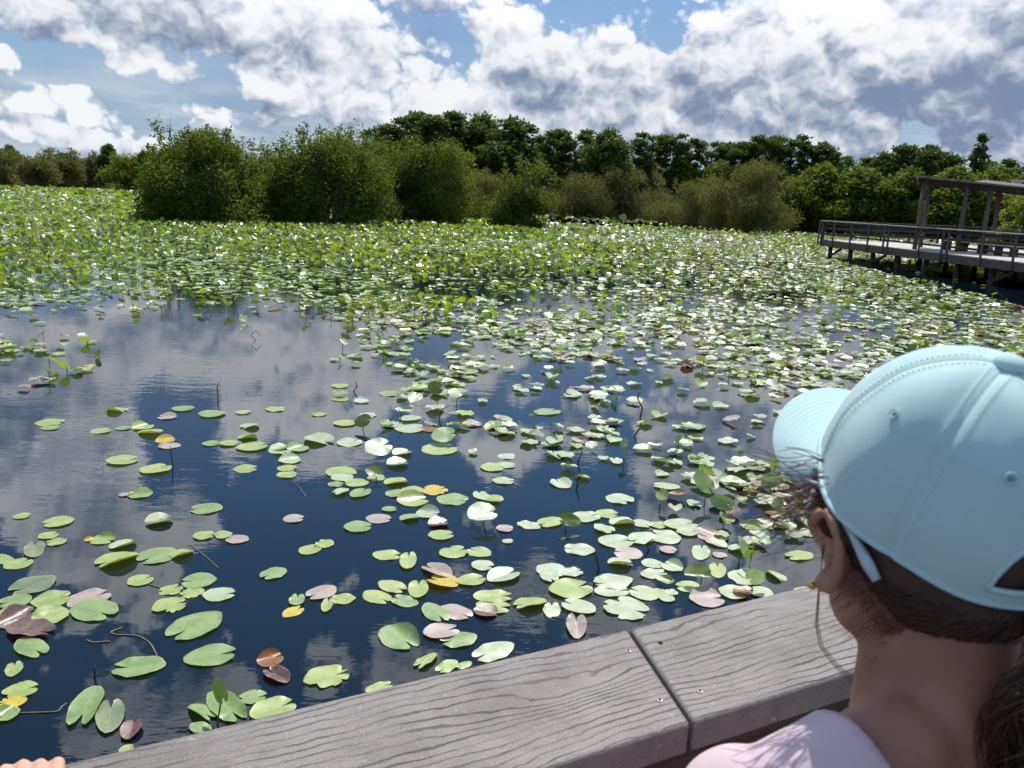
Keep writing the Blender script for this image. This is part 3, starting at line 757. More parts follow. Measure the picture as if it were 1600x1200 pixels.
def cover(X, Y):
    """wanted share of the water covered, at photo position X, Y (used on the ground)"""
    right = sstep(X, 440, 800); rr = sstep(X, 1100, 1330)
    # left: closed carpet down to y 460, torn edge to 505; right: thins slowly
    left_c = 1 - sstep(Y, 440, 508)
    mid_c = 0.85 * (1 - sstep(Y, 395, 470)) + 0.52 * sstep(Y, 395, 470) * (1 - 0.1 * sstep(Y, 560, 640))
    far_r = 0.95 * (1 - sstep(Y, 420, 520)) + 0.72 * sstep(Y, 420, 520) * (1 - 0.3 * sstep(Y, 575, 640))
    c = left_c * (1 - right) + mid_c * right
    c = c * (1 - rr) + far_r * rr
    c = np.where((X < 175) & (Y > 525) & (Y < 618), np.maximum(c, 0.34), c)
    c = np.where((X > 175) & (X < 520) & (Y > 508), np.minimum(c, 0.02), c)
    c = np.where((X < 520) & (Y > 612), 0.0, c)                     # read one by one there
    c = np.where((X >= 520) & (X < 820) & (Y > 612), 0.19, c)
    c = np.where((X < 820) & (Y > 800), 0.0, c)
    c = np.where((X >= 820) & (Y > 780), np.where(Y < 930, 0.30, 0.0), c)
    c = np.where((X >= 820) & (X < 900) & (Y > 640), c * 1.2, c)
    c = np.where((X > 1120) & (Y > 640) & (Y < 960), 0.5, c)
    return c
rand_pads = []
def scatter(y0, y1, xf, dens, Lr):
    """candidates on a strip of water from distance y0 to y1"""
    g = np.random.default_rng(int(y0 * 100))
    w0 = xf * y1
    n = int((y1 - y0) * 2 * w0 * dens)
    x = g.uniform(-w0, w0, n); y = g.uniform(y0, y1, n)
    X, Y = projn(x, y)
    ok = (X > -60) & (X < 1680) & (Y < 960)
    c = cover(X, Y)
    nz = 0.55 * vnoise(x, y, 1.1, 3) + 0.45 * vnoise(x + 50, y + 20, 3.6, 4)
    # clumping: full carpets stay closed, thin cover gathers in drifts
    p = np.where(c > 0.8, c, np.clip(c * (0.35 + 2.3 * sstep(nz, 0.38, 0.66)), 0, 1))
    keep = ok & (g.random(n) < p)
    # dark channels of open water near the far shore and below the thicket
    ch = (np.abs(Y - (352 + (X - 1000) * 0.048)) < 2.6) & (X > 855) & (X < 1205)
    ch |= (np.abs(Y - (322 + (X - 120) * 0.03)) < 2.2) & (X > 60) & (X < 230)
    keep &= ~(ch & (g.random(n) < 0.92))
    # open dark water beside and below the platform
    dk_ = np.interp(y, [20, 24.7, 28.8, 35.1, 46.5, 47.5], [15.6, 15.6, 15.9, 16.5, 17.5, 60])
    keep &= ~((x > dk_ + 0.7 * (vnoise(x, y, 1.5, 31) - .5)) & (g.random(n) < 0.97) & (y > 19))
    s = g.uniform(Lr[0], Lr[1], n)
    return np.stack([x[keep], y[keep], s[keep], X[keep], Y[keep], nz[keep]], 1)
allp = np.concatenate([scatter(5.0, 9.0, 0.72, 32, (0.14, 0.25)), scatter(9.0, 20.0, 0.72, 25, (0.16, 0.29)), scatter(20.0, 34.0, 0.72, 12.5, (0.17, 0.31)),
                       scatter(34.0, 60.0, 0.72, 7.5, (0.23, 0.38)), scatter(60.0, 110.0, 0.72, 2.9, (0.34, 0.54)), scatter(110.0, 240.0, 0.70, 0.36, (0.9, 1.4))])
# keep off the shore, out of the platform legs, behind the front rail
sh = np.array(shore, float)
lim = np.interp(allp[:, 0], sh[:, 0], sh[:, 1])
allp = allp[allp[:, 1] < lim - 0.5]
order = np.argsort(-(allp[:, 2] / allp[:, 1]))
gk = np.random.default_rng(99)
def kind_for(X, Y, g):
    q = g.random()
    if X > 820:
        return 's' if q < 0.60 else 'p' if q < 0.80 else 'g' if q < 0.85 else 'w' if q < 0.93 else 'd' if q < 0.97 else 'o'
    if Y < 470: return 'g' if q < 0.48 else 'p' if q < 0.86 else 's' if q < 0.95 else 'd'
    return 'p' if q < 0.40 else 's' if q < 0.62 else 'g' if q < 0.84 else 'w' if q < 0.90 else 'd' if q < 0.96 else 'y'
n_ind = 300 - N_TRACED
singles, rest = allp[order[:n_ind]], allp[order[n_ind:]]
for x, y, s, X, Y, nz in singles:
    k = kind_for(X, Y, gk)
    if gk.random() < 0.22:
        pad('k' if gk.random() < .6 else 'g', x, y, s, s * gk.uniform(0.6, 0.85), gk.uniform(0, 6.28), raised=gk.uniform(0.06, 0.16), tilt=gk.uniform(0.3, 1.0), tdir=-1.57 + gk.uniform(-1.3, 1.3), auto=True)
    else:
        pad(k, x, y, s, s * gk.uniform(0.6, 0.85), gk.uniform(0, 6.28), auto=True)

# one object for the thousands that are left
def stuff_pads(P):
    g = np.random.default_rng(5)
    keys = list('gpsdwyok'); mats = [MPAD[k] for k in keys]
    temps = []
    for i in range(8):
        v, f = leaf_shape(1.0, g.uniform(0.58, 0.88), g, nseg=13, rings=(0.55, 1.0), cup=g.uniform(-0.03, 0.05), wave=0.015, fold=(0, 0, .25, 0, .45, 0, .1, 0)[i], curl=(0, .9, 0, 0, 0, 1.2, 0, .5)[i])
        temps.append((v, f))
    V, LP, TT, MI = [], [], [], []; base = 0
    n = len(P)
    x, y, s, X, Y, nz = P.T
    # leaves standing above the water: thick in the green band at the left and back, thinning towards the open water
    green = (0.40 + 0.22 * (1 - sstep(X, 600, 900))) * sstep(Y, 300, 345) * (1 - sstep(Y, 400, 470)) + 0.13
    green = green * (1 - 0.55 * sstep(X, 850, 1250)) + 0.14 * vnoise(x, y, 2.5, 8)
    green = green * (0.1 + 1.7 * sstep(vnoise(x, y, 5.0, 18), .3, .7)) * (1 - 0.5 * sstep(X, 900, 1200))
    up = g.random(n) < green
    tid = g.integers(0, 8, n)
    for t in range(8):
        for standing in (False, True):
            idx = np.nonzero((tid == t) & (up == standing))[0]; m = len(idx)
            if m == 0: continue
            v, f = temps[t]
            v = v[None] * s[idx][:, None, None]
            phi = g.uniform(0, 2 * math.pi, m); tl = g.normal(0, 0.035, m); td = g.uniform(0, 2 * math.pi, m)
            zz = 0.012 + 0.03 * g.random(m)
            if standing:
                tl = g.uniform(0.25, 1.15, m); zz = g.uniform(0.05, 0.24, m) * np.clip(s[idx] / 0.3, .8, 1.6)
                v = v * 0.85
            else: tl = tl + (g.random(m) < 0.14) * g.uniform(0.1, 0.45, m)
            ca, sa = np.cos(phi)[:, None], np.sin(phi)[:, None]
            vx = v[:, :, 0] * ca - v[:, :, 1] * sa; vy = v[:, :, 0] * sa + v[:, :, 1] * ca; vz = v[:, :, 2]
            ct, st = np.cos(td)[:, None], np.sin(td)[:, None]
            u_ = vx * ct + vy * st; w_ = -vx * st + vy * ct
            cl, sl_ = np.cos(tl)[:, None], np.sin(tl)[:, None]
            u2 = u_ * cl - vz * sl_; z2 = u_ * sl_ + vz * cl
            zm = z2.min(axis=1, keepdims=True)
            z2 = z2 + np.maximum(zz[:, None], 0.01 - zm)
            vx, vy = u2 * ct - w_ * st, u2 * st + w_ * ct
            co = np.stack([vx + x[idx][:, None], vy + y[idx][:, None], z2], 2)
            kk = np.array([keys.index('k') if (standing and g.random() < 0.62) else (keys.index('gpp'[g.integers(3)]) if standing else keys.index({'u': 'w'}.get(kq, kq)))
                           for kq in (kind_for(X[i], Y[i], g) for i in idx)])
            nv = co.shape[1]
            fl = np.array([q for ff in f for q in ff]); tt = np.array([len(ff) for ff in f])
            LP.append((fl[None] + (base + np.arange(m) * nv)[:, None]).reshape(-1)); TT.append(np.tile(tt, m)); MI.append(np.repeat(kk, len(f)))
            V.append(co.reshape(-1, 3)); base += m * nv
            if standing:                              # a thin stalk under each standing leaf
                near = y[idx] < 45
                pc = co[near][:, 0]; mm = len(pc)
                if mm:
                    r = 0.006
                    q = np.stack([pc + (-r, 0, 0), pc + (r, 0, 0), pc * (1, 1, 0) + (r, 0.02, -0.1), pc * (1, 1, 0) + (-r, 0.02, -0.1)], 1)
                    V.append(q.reshape(-1, 3)); LP.append(base + np.arange(mm * 4)); TT.append(np.full(mm, 4)); MI.append(np.full(mm, keys.index('d'))); base += mm * 4
    me = mesh_np('lily_pads', np.concatenate(V), loops=np.concatenate(LP).astype(np.int32), totals=np.concatenate(TT).astype(np.int32), matidx=np.concatenate(MI))
    o = link_mesh('lily_pads', me, mats)
    tag(o, 'carpet of lily pads and standing leaves spreading over the far half of the pond', 'lily pads', kind='stuff')
    print('stuff pads', n, 'traced', N_TRACED, 'single', len(singles))
stuff_pads(rest)

# ================================================================== the far platform with its shelter
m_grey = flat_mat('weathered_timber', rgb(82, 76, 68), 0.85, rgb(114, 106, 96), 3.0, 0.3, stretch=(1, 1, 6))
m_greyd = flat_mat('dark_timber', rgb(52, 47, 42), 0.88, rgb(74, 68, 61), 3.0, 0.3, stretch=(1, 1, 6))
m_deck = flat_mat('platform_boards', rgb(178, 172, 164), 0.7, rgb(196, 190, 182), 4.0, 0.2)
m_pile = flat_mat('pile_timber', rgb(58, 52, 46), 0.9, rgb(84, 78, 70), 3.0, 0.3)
m_white = flat_mat('white_paint', rgb(226, 226, 222), 0.5)
m_roof = flat_mat('roof_sheet', rgb(104, 101, 96), 0.7, rgb(124, 121, 115), 2.0)

ZD, ZR = 1.0, 2.06                        # deck and rail-cap heights
PA = Vector((17.5, 47.0, 0)); PB = Vector((19.25, 30.0, 0))
dv = (PB - PA).normalized(); nv_ = Vector((-dv.y, dv.x, 0))          # nv_ points to the far (right) side of the walk
if nv_.x < 0: nv_ = -nv_
def P(s, t, z): q = PA + dv * s + nv_ * t; return Vector((q.x, q.y, z))
LEN = 40.0; WID = 9.0
plat = empty('boardwalk_platform', (PA.x, PA.y, 0))
tag(plat, 'weathered wooden viewing platform on piles at the right side of the pond', 'platform')
off = Vector((PA.x, PA.y, 0))
def loc(q): return Vector(q) - off
mb = MB()
nb_ = int(LEN / 0.146)
for i in range(nb_):                       # deck boards lie across the walk
    s = i * 0.146
    mb.hexa([loc(P(s, 0.02, ZD - .035)), loc(P(s + .138, 0.02, ZD - .035)), loc(P(s + .138, WID, ZD - .035)), loc(P(s, WID, ZD - .035)),
             loc(P(s, 0.02, ZD)), loc(P(s + .138, 0.02, ZD)), loc(P(s + .138, WID, ZD)), loc(P(s, WID, ZD))])
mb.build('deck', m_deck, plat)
mb = MB()                                  # fascia and joists under the deck edge
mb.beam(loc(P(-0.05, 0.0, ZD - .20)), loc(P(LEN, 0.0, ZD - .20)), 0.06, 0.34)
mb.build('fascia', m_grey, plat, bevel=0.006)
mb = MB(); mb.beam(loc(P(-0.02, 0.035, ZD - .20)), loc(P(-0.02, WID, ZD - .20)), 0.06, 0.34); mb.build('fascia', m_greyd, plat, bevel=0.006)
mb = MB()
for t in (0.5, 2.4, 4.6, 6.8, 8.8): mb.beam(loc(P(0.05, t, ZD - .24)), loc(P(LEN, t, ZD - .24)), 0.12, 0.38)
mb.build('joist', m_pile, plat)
def line_s(x):                              # where the ray of photo column x meets the front edge
    h = ray(x, horizon(x)); h = Vector((h.x, h.y))
    # PA + s dv = k h
    a = Matrix(((dv.x, -h.x), (dv.y, -h.y))); r_ = a.inverted() @ Vector((-PA.x, -PA.y)); return r_[0]
posts = [0.04] + [line_s(x) for x in (1286, 1309, 1336, 1364, 1389, 1396, 1446, 1482, 1491, 1545, 1597)]
s_ = posts[-1]
while s_ < LEN - 2: s_ += 1.75; posts.append(s_)
for s in posts:
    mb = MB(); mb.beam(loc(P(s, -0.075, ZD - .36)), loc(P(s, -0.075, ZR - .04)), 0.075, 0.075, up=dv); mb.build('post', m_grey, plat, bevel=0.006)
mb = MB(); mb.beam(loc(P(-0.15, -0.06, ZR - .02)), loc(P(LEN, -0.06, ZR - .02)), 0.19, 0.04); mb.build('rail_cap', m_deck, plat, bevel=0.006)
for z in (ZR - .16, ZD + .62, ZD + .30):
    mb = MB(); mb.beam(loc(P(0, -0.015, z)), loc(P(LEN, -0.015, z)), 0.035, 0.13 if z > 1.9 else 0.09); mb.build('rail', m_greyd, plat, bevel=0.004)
# end railing and the far railing
for k in range(6):
    t = 0.1 + k * 1.75
    mb = MB(); mb.beam(loc(P(-0.09, t, ZD - .36)), loc(P(-0.09, t, ZR - .04)), 0.09, 0.09, up=dv); mb.build('post', m_greyd, plat, bevel=0.006)
mb = MB(); mb.beam(loc(P(-0.08, 0.04, ZR - .021)), loc(P(-0.08, WID, ZR - .021)), 0.14, 0.038); mb.build('rail_cap', m_grey, plat, bevel=0.005)
for z in (ZR - .16, ZD + .62, ZD + .30):
    mb = MB(); mb.beam(loc(P(-0.03, 0.0, z)), loc(P(-0.03, WID, z)), 0.035, 0.12); mb.build('rail', m_greyd, plat)
for i in range(14):
    s = 0.1 + i * 1.75
    mb = MB(); mb.beam(loc(P(s, WID - .05, ZD)), loc(P(s, WID - .05, ZR - .04)), 0.09, 0.09, up=dv); mb.build('post', m_greyd, plat)
mb = MB(); mb.beam(loc(P(0, WID - .05, ZR - .02)), loc(P(24, WID - .05, ZR - .02)), 0.14, 0.04); mb.build('rail_cap', m_grey, plat)
for z in (ZR - .2, ZD + .55, ZD + .25):
    mb = MB(); mb.beam(loc(P(0, WID - .1, z)), loc(P(24, WID - .1, z)), 0.035, 0.14); mb.build('rail', m_greyd, plat)
for i in range(17):                        # piles, front row and rows behind
    s = 0.5 + i * 2.3
    for t in (0.35, 4.4, 8.4):
        if t > 1 and i > 8: continue
        mb = MB(); a = loc(P(s, t, -1.15)); mb.tube([a, loc(P(s, t, ZD - .40))], [0.13, 0.115], 10)
        mb.build('pile', m_pile, plat, smooth=True)
    if i % 2 == 0 and i < 8:
        mb = MB(); mb.beam(loc(P(s, 0.35, 0.1)), loc(P(s + 1.2, 0.35, ZD - .45)), 0.08, 0.12); mb.build('brace', m_pile, plat)

# shelter on the platform
p1 = far(1437, horizon(1437), 38.5); e1 = Vector((0.89, -0.45, 0)).normalized(); e2 = Vector((0.45, 0.89, 0))
shel = empty('shelter', (p1.x, p1.y, ZD)); tag(shel, 'open timber shelter with flat sloping roof standing on the platform', 'shelter')
o2 = Vector((p1.x, p1.y, ZD))
def S(u, v, z): return e1 * u + e2 * v + Vector((0, 0, z))
def at_px(x, d): q = far(x, horizon(x), d); return Vector((q.x, q.y, 0)) - Vector((o2.x, o2.y, 0))
HL = CAMH + (horizon(1437) - 284) / FPX * 38.5 - ZD
SL = 0.084                                  # the roof falls towards the open side
for u, v in ((0.0, 0.0), (1.77, 0.0), (2.72, 0.0), (5.6, 0.0), (3.3, 3.4), (6.0, 3.4), (0.2, 3.4)):
    b = S(u, v, 0)
    mb = MB(); mb.tube([b, b + Vector((0, 0, HL - SL * u - .06))], [0.105, 0.095], 10); mb.build('post', m_grey, shel, smooth=True)
uu = 7.0
zl = lambda u: HL + 0.02 - SL * u
mb = MB(); u0, u1 = -0.42, uu
mb.hexa([S(u0, -.7, zl(u0) + .06), S(u1, -.7, zl(u1) + .06), S(u1, 4.2, zl(u1) + .06), S(u0, 4.2, zl(u0) + .06),
         S(u0, -.7, zl(u0) + .10), S(u1, -.7, zl(u1) + .10), S(u1, 4.2, zl(u1) + .10), S(u0, 4.2, zl(u0) + .10)])
mb.build('roof', m_roof, shel, bevel=0.01)
for v in (-0.02, 3.4):
    mb = MB(); mb.beam(S(-0.3, v, zl(-.3) - .05), S(uu - .1, v, zl(uu - .1) - .05), 0.10, 0.18); mb.build('roof_beam', m_greyd, shel, bevel=0.008)
for k in range(6):
    u = 0.1 + k * 1.3
    mb = MB(); mb.beam(S(u, -.6, zl(u) - .01), S(u, 4.1, zl(u) - .01), 0.06, 0.12); mb.build('rafter', m_greyd, shel)
mb = MB(); a_, b_ = 1.9, 6.6
mb.hexa([S(a_, .2, zl(a_) + .104), S(b_, .2, zl(b_) + .104), S(b_, 3.2, zl(b_) + .104), S(a_, 3.2, zl(a_) + .104),
         S(a_ + .5, .5, zl(a_) + .22), S(b_ - .3, .5, zl(b_) + .25), S(b_ - .3, 2.9, zl(b_) + .25), S(a_ + .5, 2.9, zl(a_) + .22)])
mb.build('roof_curb', m_roof, shel, bevel=0.01)
vb = S(3.75, 1.2, 0)
mb = MB(); z0 = zl(3.75) + .18
mb.tube([vb + Vector((0, 0, zl(3.75) + .14)), vb + Vector((0, 0, z0 + .05))], 0.11, 10)
mb.tube([vb + Vector((0, 0, z0 + .05)), vb + Vector((0, 0, z0 + .24))], [0.13, 0.30], 10)
mb.build('roof_vent', m_white, shel)
# benches on the platform
def bench(label, s, t, ln, rz):
    q = P(s, t, ZD); r = empty('bench', q, rz); tag(r, label, 'bench', None)
    mb = MB(); mb.box(-ln / 2, ln / 2, -.22, .22, .42, .47); mb.build('seat', m_deck, r, bevel=0.006)
    for x in (-ln / 2 + .25, 0, ln / 2 - .25):
        mb = MB(); mb.box(x - .05, x + .05, -.18, .18, 0, .418); mb.build('leg', m_greyd, r)
ang = math.atan2(dv.y, dv.x)
bench('long pale bench near the middle of the platform, seen between railing posts', line_s(1432), 2.6, 3.0, ang)
bench('short pale bench nearer the right edge of the platform, beside the shelter post', line_s(1488), 2.4, 2.2, ang + .1)

# ================================================================== our boardwalk and its front railing
m_comp, nb, bs, out = material('grained_composite_board')
co = nb.coord('Object'); x, y, z = nb.sep(co)
u = nb.m('MULTIPLY', x, 1.0)
n1 = nb.noise(nb.xyz(nb.m('MULTIPLY', x, 2.4), nb.m('MULTIPLY', y, 7.0), 0.0), 1.0, 1.0, 0.4)
n2 = nb.noise(nb.xyz(nb.m('MULTIPLY', x, 16.0), nb.m('MULTIPLY', y, 24.0), 3.0), 1.0, 3.0, 0.55)
ph = nb.m('MULTIPLY_ADD', y, 80.0, nb.m('MULTIPLY_ADD', n1, 6.0, nb.m('MULTIPLY', n2, 1.5)))
for x0, y0, ax, ay, am in ((-.14, -.095, .12, .022, 1.9), (.50, -.06, .16, .024, 2.0), (-1.0, -.06, .2, .03, 2.2)):
    # a cathedral figure where the grain closes on itself
    ex = nb.m('POWER', nb.m('DIVIDE', nb.m('SUBTRACT', x, x0), ax), 2.0); ey_ = nb.m('POWER', nb.m('DIVIDE', nb.m('SUBTRACT', y, y0), ay), 2.0)
    ph = nb.m('MULTIPLY_ADD', nb.m('EXPONENT', nb.m('MULTIPLY', nb.m('ADD', ex, ey_), -1.0)), am, ph)
fr = nb.m('FRACT', ph)
tri = nb.m('ABSOLUTE', nb.m('SUBTRACT', fr, 0.5))                    # 0 on a groove line
wid = nb.step(nb.noise(nb.xyz(nb.m('MULTIPLY', x, 7.0), nb.m('MULTIPLY', y, 40.0), 7.0), 1.0, 3.0, 0.6), 0.34, 0.66, 0.03, 0.20)
topm = nb.step(nb.sep(nb.n('ShaderNodeNewGeometry').outputs['True Normal'])[2], 0.8, 0.95)
groove = nb.m('MULTIPLY', nb.step(tri, wid, nb.m('MULTIPLY', wid, 0.2)), topm)
stain = nb.step(nb.noise(nb.xyz(nb.m('MULTIPLY', x, 3.0), nb.m('MULTIPLY', y, 9.0), 5.0), 1.0, 5.0, 0.65), 0.50, 0.75)
chip = nb.step(nb.noise(co, 60.0, 3.0, 0.6), 0.68, 0.72)
speck = nb.noise(co, 420.0, 2.0, 0.7)
streak = nb.noise(nb.xyz(nb.m('MULTIPLY', x, 14.0), nb.m('MULTIPLY', y, 160.0), 0.0), 1.0, 3.0, 0.6)
wear = nb.noise(co, 14.0, 4.0, 0.65)
base = nb.mix(nb.step(wear, 0.3, 0.7), rgb(114, 107, 103), rgb(138, 131, 127))
base = nb.mix(nb.step(speck, 0.56, 0.72, 0.0, 0.55), base, rgb(186, 180, 178))
base = nb.mix(nb.step(speck, 0.46, 0.32, 0.0, 0.45), base, rgb(88, 80, 78))
base = nb.mix(nb.step(streak, 0.52, 0.75, 0.0, 0.35), base, rgb(92, 84, 82))
base = nb.mix(nb.m('MULTIPLY', stain, 0.32), base, rgb(84, 76, 72))
base = nb.mix(nb.m('MULTIPLY', chip, 0.5), base, rgb(180, 174, 168))
dep = nb.step(nb.noise(nb.xyz(nb.m('MULTIPLY', x, 6.0), nb.m('MULTIPLY', y, 14.0), 9.0), 1.0, 3.0, 0.6), 0.32, 0.58, 0.12, 1.0)
groove = nb.m('MULTIPLY', groove, dep)
nb.put(bs.inputs['Base Color'], nb.mix(nb.m('MULTIPLY', groove, 0.80), base, rgb(46, 40, 38)))
bs.inputs['Roughness'].default_value = 0.62; bs.inputs['Specular IOR Level'].default_value = 0.35
hh = nb.m('SUBTRACT', nb.m('MULTIPLY_ADD', speck, 0.22, nb.m('MULTIPLY', streak, 0.2)), groove)
nb.put(bs.inputs['Normal'], nb.bump(hh, 0.55, 0.0022))
m_brown = flat_mat('brown_board', rgb(66, 52, 46), 0.75, rgb(86, 70, 62), 12.0, 0.3, stretch=(1, 8, 8))
m_screw = flat_mat('screw_head', rgb(196, 192, 180), 0.4, metal=0.6)
m_hole = flat_mat('dark_hole', rgb(22, 18, 16), 0.9)

RZ = 2.05
r0 = on(982, 981, RZ); rdir = Vector((0.892, 0.4515, 0)).normalized(); rn = Vector((0.4515, -0.892, 0)).normalized()   # rn points to the deck side
RA = math.atan2(rdir.y, rdir.x)
rail = empty('boardwalk_railing', (r0.x, r0.y, 0), RA)       # local x along the rail, local -y to the deck
tag(rail, 'grey grained boardwalk railing across the bottom, in front of the child', 'railing')
WB, TB = 0.193, 0.040
skew = -0.048                                                # the joint is cut at a slant
def cap_board(xa, xb, sa, sb, name='cap_board'):
    mb = MB()
    mb.hexa([(xa + sa, -WB, RZ - TB), (xb + sb, -WB, RZ - TB), (xb, 0, RZ - TB), (xa, 0, RZ - TB),
             (xa + sa, -WB, RZ), (xb + sb, -WB, RZ), (xb, 0, RZ), (xa, 0, RZ)])
    return mb.build(name, m_comp, rail, bevel=0.0055, bseg=3, smooth=False)
cap_board(-2.3, -0.0022, 0, skew); cap_board(0.0022, 2.2, skew, 0); cap_board(2.2045, 4.6, 0, 0); cap_board(-4.7, -2.3045, 0, 0)
# boards below the cap
def rb(name, xa, xb, y0, y1, z0, z1, m=None, bv=0.003): 
    mb = MB(); mb.box(xa, xb, y0, y1, z0, z1); return mb.build(name, m or m_brown, rail, bevel=bv)
for xa, xb in ((-4.6, -1.90), (-1.896, 0.02), (0.024, 1.9), (1.904, 4.5)):
    rb('rail_board', xa, xb, -.150, -.112, RZ - .185, RZ - TB - .001)
for z in (1.785, 1.635, 1.40, 1.17):
    rb('rail_board', -4.6, 4.5, -.150, -.112, z - .067, z + .067)
for x in (-3.8, -1.9, 0.022, 1.9, 3.8):
    rb('post', x - .045, x + .045, -.110, -.02, 0.45, RZ - TB - .001, bv=0.004)
for q in ((982, 1018), (1031, 1095), (1094, 1081)):
    w_ = on(*q, RZ); l_ = Matrix.Rotation(-RA, 3, 'Z') @ (w_ - Vector((r0.x, r0.y, RZ)))
    mb = MB(); bmesh.ops.create_circle(mb.bm, cap_ends=True, segments=14, radius=0.0029, matrix=Matrix.Translation((l_.x, l_.y, RZ + .0012)))
    bmesh.ops.extrude_face_region(mb.bm, geom=mb.bm.faces[:])
    for v in mb.bm.verts[-14:]: v.co.z -= .002
    so_ = mb.build('screw', m_screw, rail)
    mb = MB(); bmesh.ops.create_circle(mb.bm, cap_ends=True, segments=10, radius=0.0017, matrix=Matrix.Translation((l_.x, l_.y, RZ + .0021))); mb.build('screw_socket', m_hole, so_)
w_ = on(1032, 1005, RZ); l_ = Matrix.Rotation(-RA, 3, 'Z') @ (w_ - Vector((r0.x, r0.y, RZ)))
mb = MB(); bmesh.ops.create_circle(mb.bm, cap_ends=True, segments=12, radius=0.0032, matrix=Matrix.Translation((l_.x, l_.y, RZ + .0008))); mb.build('screw_hole', m_hole, rail)
# the boards we stand on
walk = empty('boardwalk_deck', (r0.x, r0.y, 0), RA); tag(walk, 'grey boardwalk floor behind the front railing, below the child', 'boardwalk')
mb = MB()
for i in range(20): mb.box(-4.7, 4.6, -.16 - .145 * (i + 1) + .007, -.16 - .145 * i, 0.955, 0.995)
mb.build('floor_boards', m_comp, walk, bevel=0.003, bseg=1)
mb = MB(); mb.box(-4.7, 4.6, -.2, -.115, 0.70, 0.953); mb.box(-4.7, 4.6, -3.05, -2.95, 0.70, 0.953); mb.build('joist', m_brown, walk)
for x in (-3.8, -1.9, 0.0, 1.9, 3.8):
    for y_ in (-.35, -2.7):
        mb = MB(); mb.tube([(x, y_, -1.15), (x, y_, 0.953)], [0.12, 0.11], 12); mb.build('pile', m_pile, walk, smooth=True)

# ================================================================== people
def skin_mat(name, c1, c2):
    m, nb, bs, out = material(name)
    co = nb.coord('Object')
    n = nb.noise(co, 18.0, 4.0, 0.6)
    nb.put(bs.inputs['Base Color'], nb.mix(nb.step(n, 0.3, 0.7), c1, c2))
    bs.inputs['Roughness'].default_value = 0.5; bs.inputs['Specular IOR Level'].default_value = 0.4
    bs.inputs['Subsurface Weight'].default_value = 0.25
    bs.inputs['Subsurface Radius'].default_value = (1.0, 0.35, 0.2); bs.inputs['Subsurface Scale'].default_value = 0.012
    nb.put(bs.inputs['Normal'], nb.bump(nb.noise(co, 600.0, 2.0, 0.6), 0.12, 0.0006))
    return m
def cloth_mat(name, c1, c2, weave=5200.0, tw=0.12, bump=0.3):
    m, nb, bs, out = material(name)
    co = nb.coord('Object'); x, y, z = nb.sep(co)
    n = nb.noise(co, 9.0, 4.0, 0.6)
    col = nb.mix(nb.step(n, 0.3, 0.7), c1, c2)
    wv = nb.m('MULTIPLY', nb.m('SINE', nb.m('MULTIPLY', nb.m('ADD', x, z), weave * 2)), nb.m('SINE', nb.m('MULTIPLY', nb.m('ADD', y, z), weave * 2)))
    fine = nb.noise(co, 700.0, 2.0, 0.6)
    nb.put(bs.inputs['Base Color'], nb.mix(nb.step(fine, 0.4, 0.7, 0.0, 0.12), col, tuple(q * 0.72 for q in c1[:3]) + (1,)))
    bs.inputs['Roughness'].default_value = 0.85; bs.inputs['Sheen Weight'].default_value = 0.15; bs.inputs['Specular IOR Level'].default_value = 0.2
    h = nb.m('MULTIPLY_ADD', wv, 0.5, nb.m('MULTIPLY', nb.noise(co, 14.0, 2.0, 0.45), 3.5))
    nb.put(bs.inputs['Normal'], nb.bump(h, bump, 0.0009))
    tr = nb.n('ShaderNodeBsdfTranslucent'); nb.put(tr.inputs[0], c2)
    mx = nb.n('ShaderNodeMixShader'); mx.inputs[0].default_value = tw
    nb.t.links.new(bs.outputs[0], mx.inputs[1]); nb.t.links.new(tr.outputs[0], mx.inputs[2]); nb.t.links.new(mx.outputs[0], out.inputs[0])
    return m
m_skin = skin_mat('child_skin', rgb(158, 112, 92), rgb(176, 130, 108))
m_skin2 = skin_mat('pink_skin', rgb(206, 152, 132), rgb(222, 170, 150))
m_cap = cloth_mat('pale_aqua_twill', rgb(190, 222, 222), rgb(200, 230, 229), tw=0.06, bump=0.18)
m_capdk = flat_mat('cap_eyelet_dot', rgb(110, 158, 170), 0.9)  # darker aqua dot in place of each eyelet's open hole
m_thread = flat_mat('cap_thread', rgb(146, 196, 205), 0.9)
m_shirt = cloth_mat('pale_pink_jersey', rgb(222, 194, 202), rgb(234, 210, 216), tw=0.12, bump=0.1)
m_short = cloth_mat('blue_denim', rgb(60, 78, 110), rgb(78, 96, 130))
m_tee = cloth_mat('grey_jersey', rgb(120, 124, 130), rgb(140, 144, 150))
m_shoe = flat_mat('shoe_rubber', rgb(210, 206, 200), 0.6)
m_glass = flat_mat('white_plastic', rgb(186, 204, 212), 0.3)
m_gold = flat_mat('gold', rgb(230, 180, 70), 0.25, metal=1.0)
m_eye = flat_mat('eye_white', rgb(230, 226, 220), 0.2); m_iris = flat_mat('iris', rgb(50, 32, 20), 0.2)
m_lip = flat_mat('lip', rgb(170, 96, 90), 0.5)
m_hair, nb, bs, out = material('dark_brown_hair')
nb.put(bs.inputs['Base Color'], nb.mix(nb.noise(nb.coord('Object'), 60.0, 2.0, 0.5), rgb(54, 34, 25), rgb(104, 70, 50)))
bs.inputs['Roughness'].default_value = 0.42; bs.inputs['Specular IOR Level'].default_value = 0.5
m_fly, nb, bs, out = material('loose_hair_painted_sun')
bs.inputs['Base Color'].default_value = rgb(128, 90, 68); bs.inputs['Roughness'].default_value = 0.4  # lighter copy of the hair brown, sunlight painted into the colour

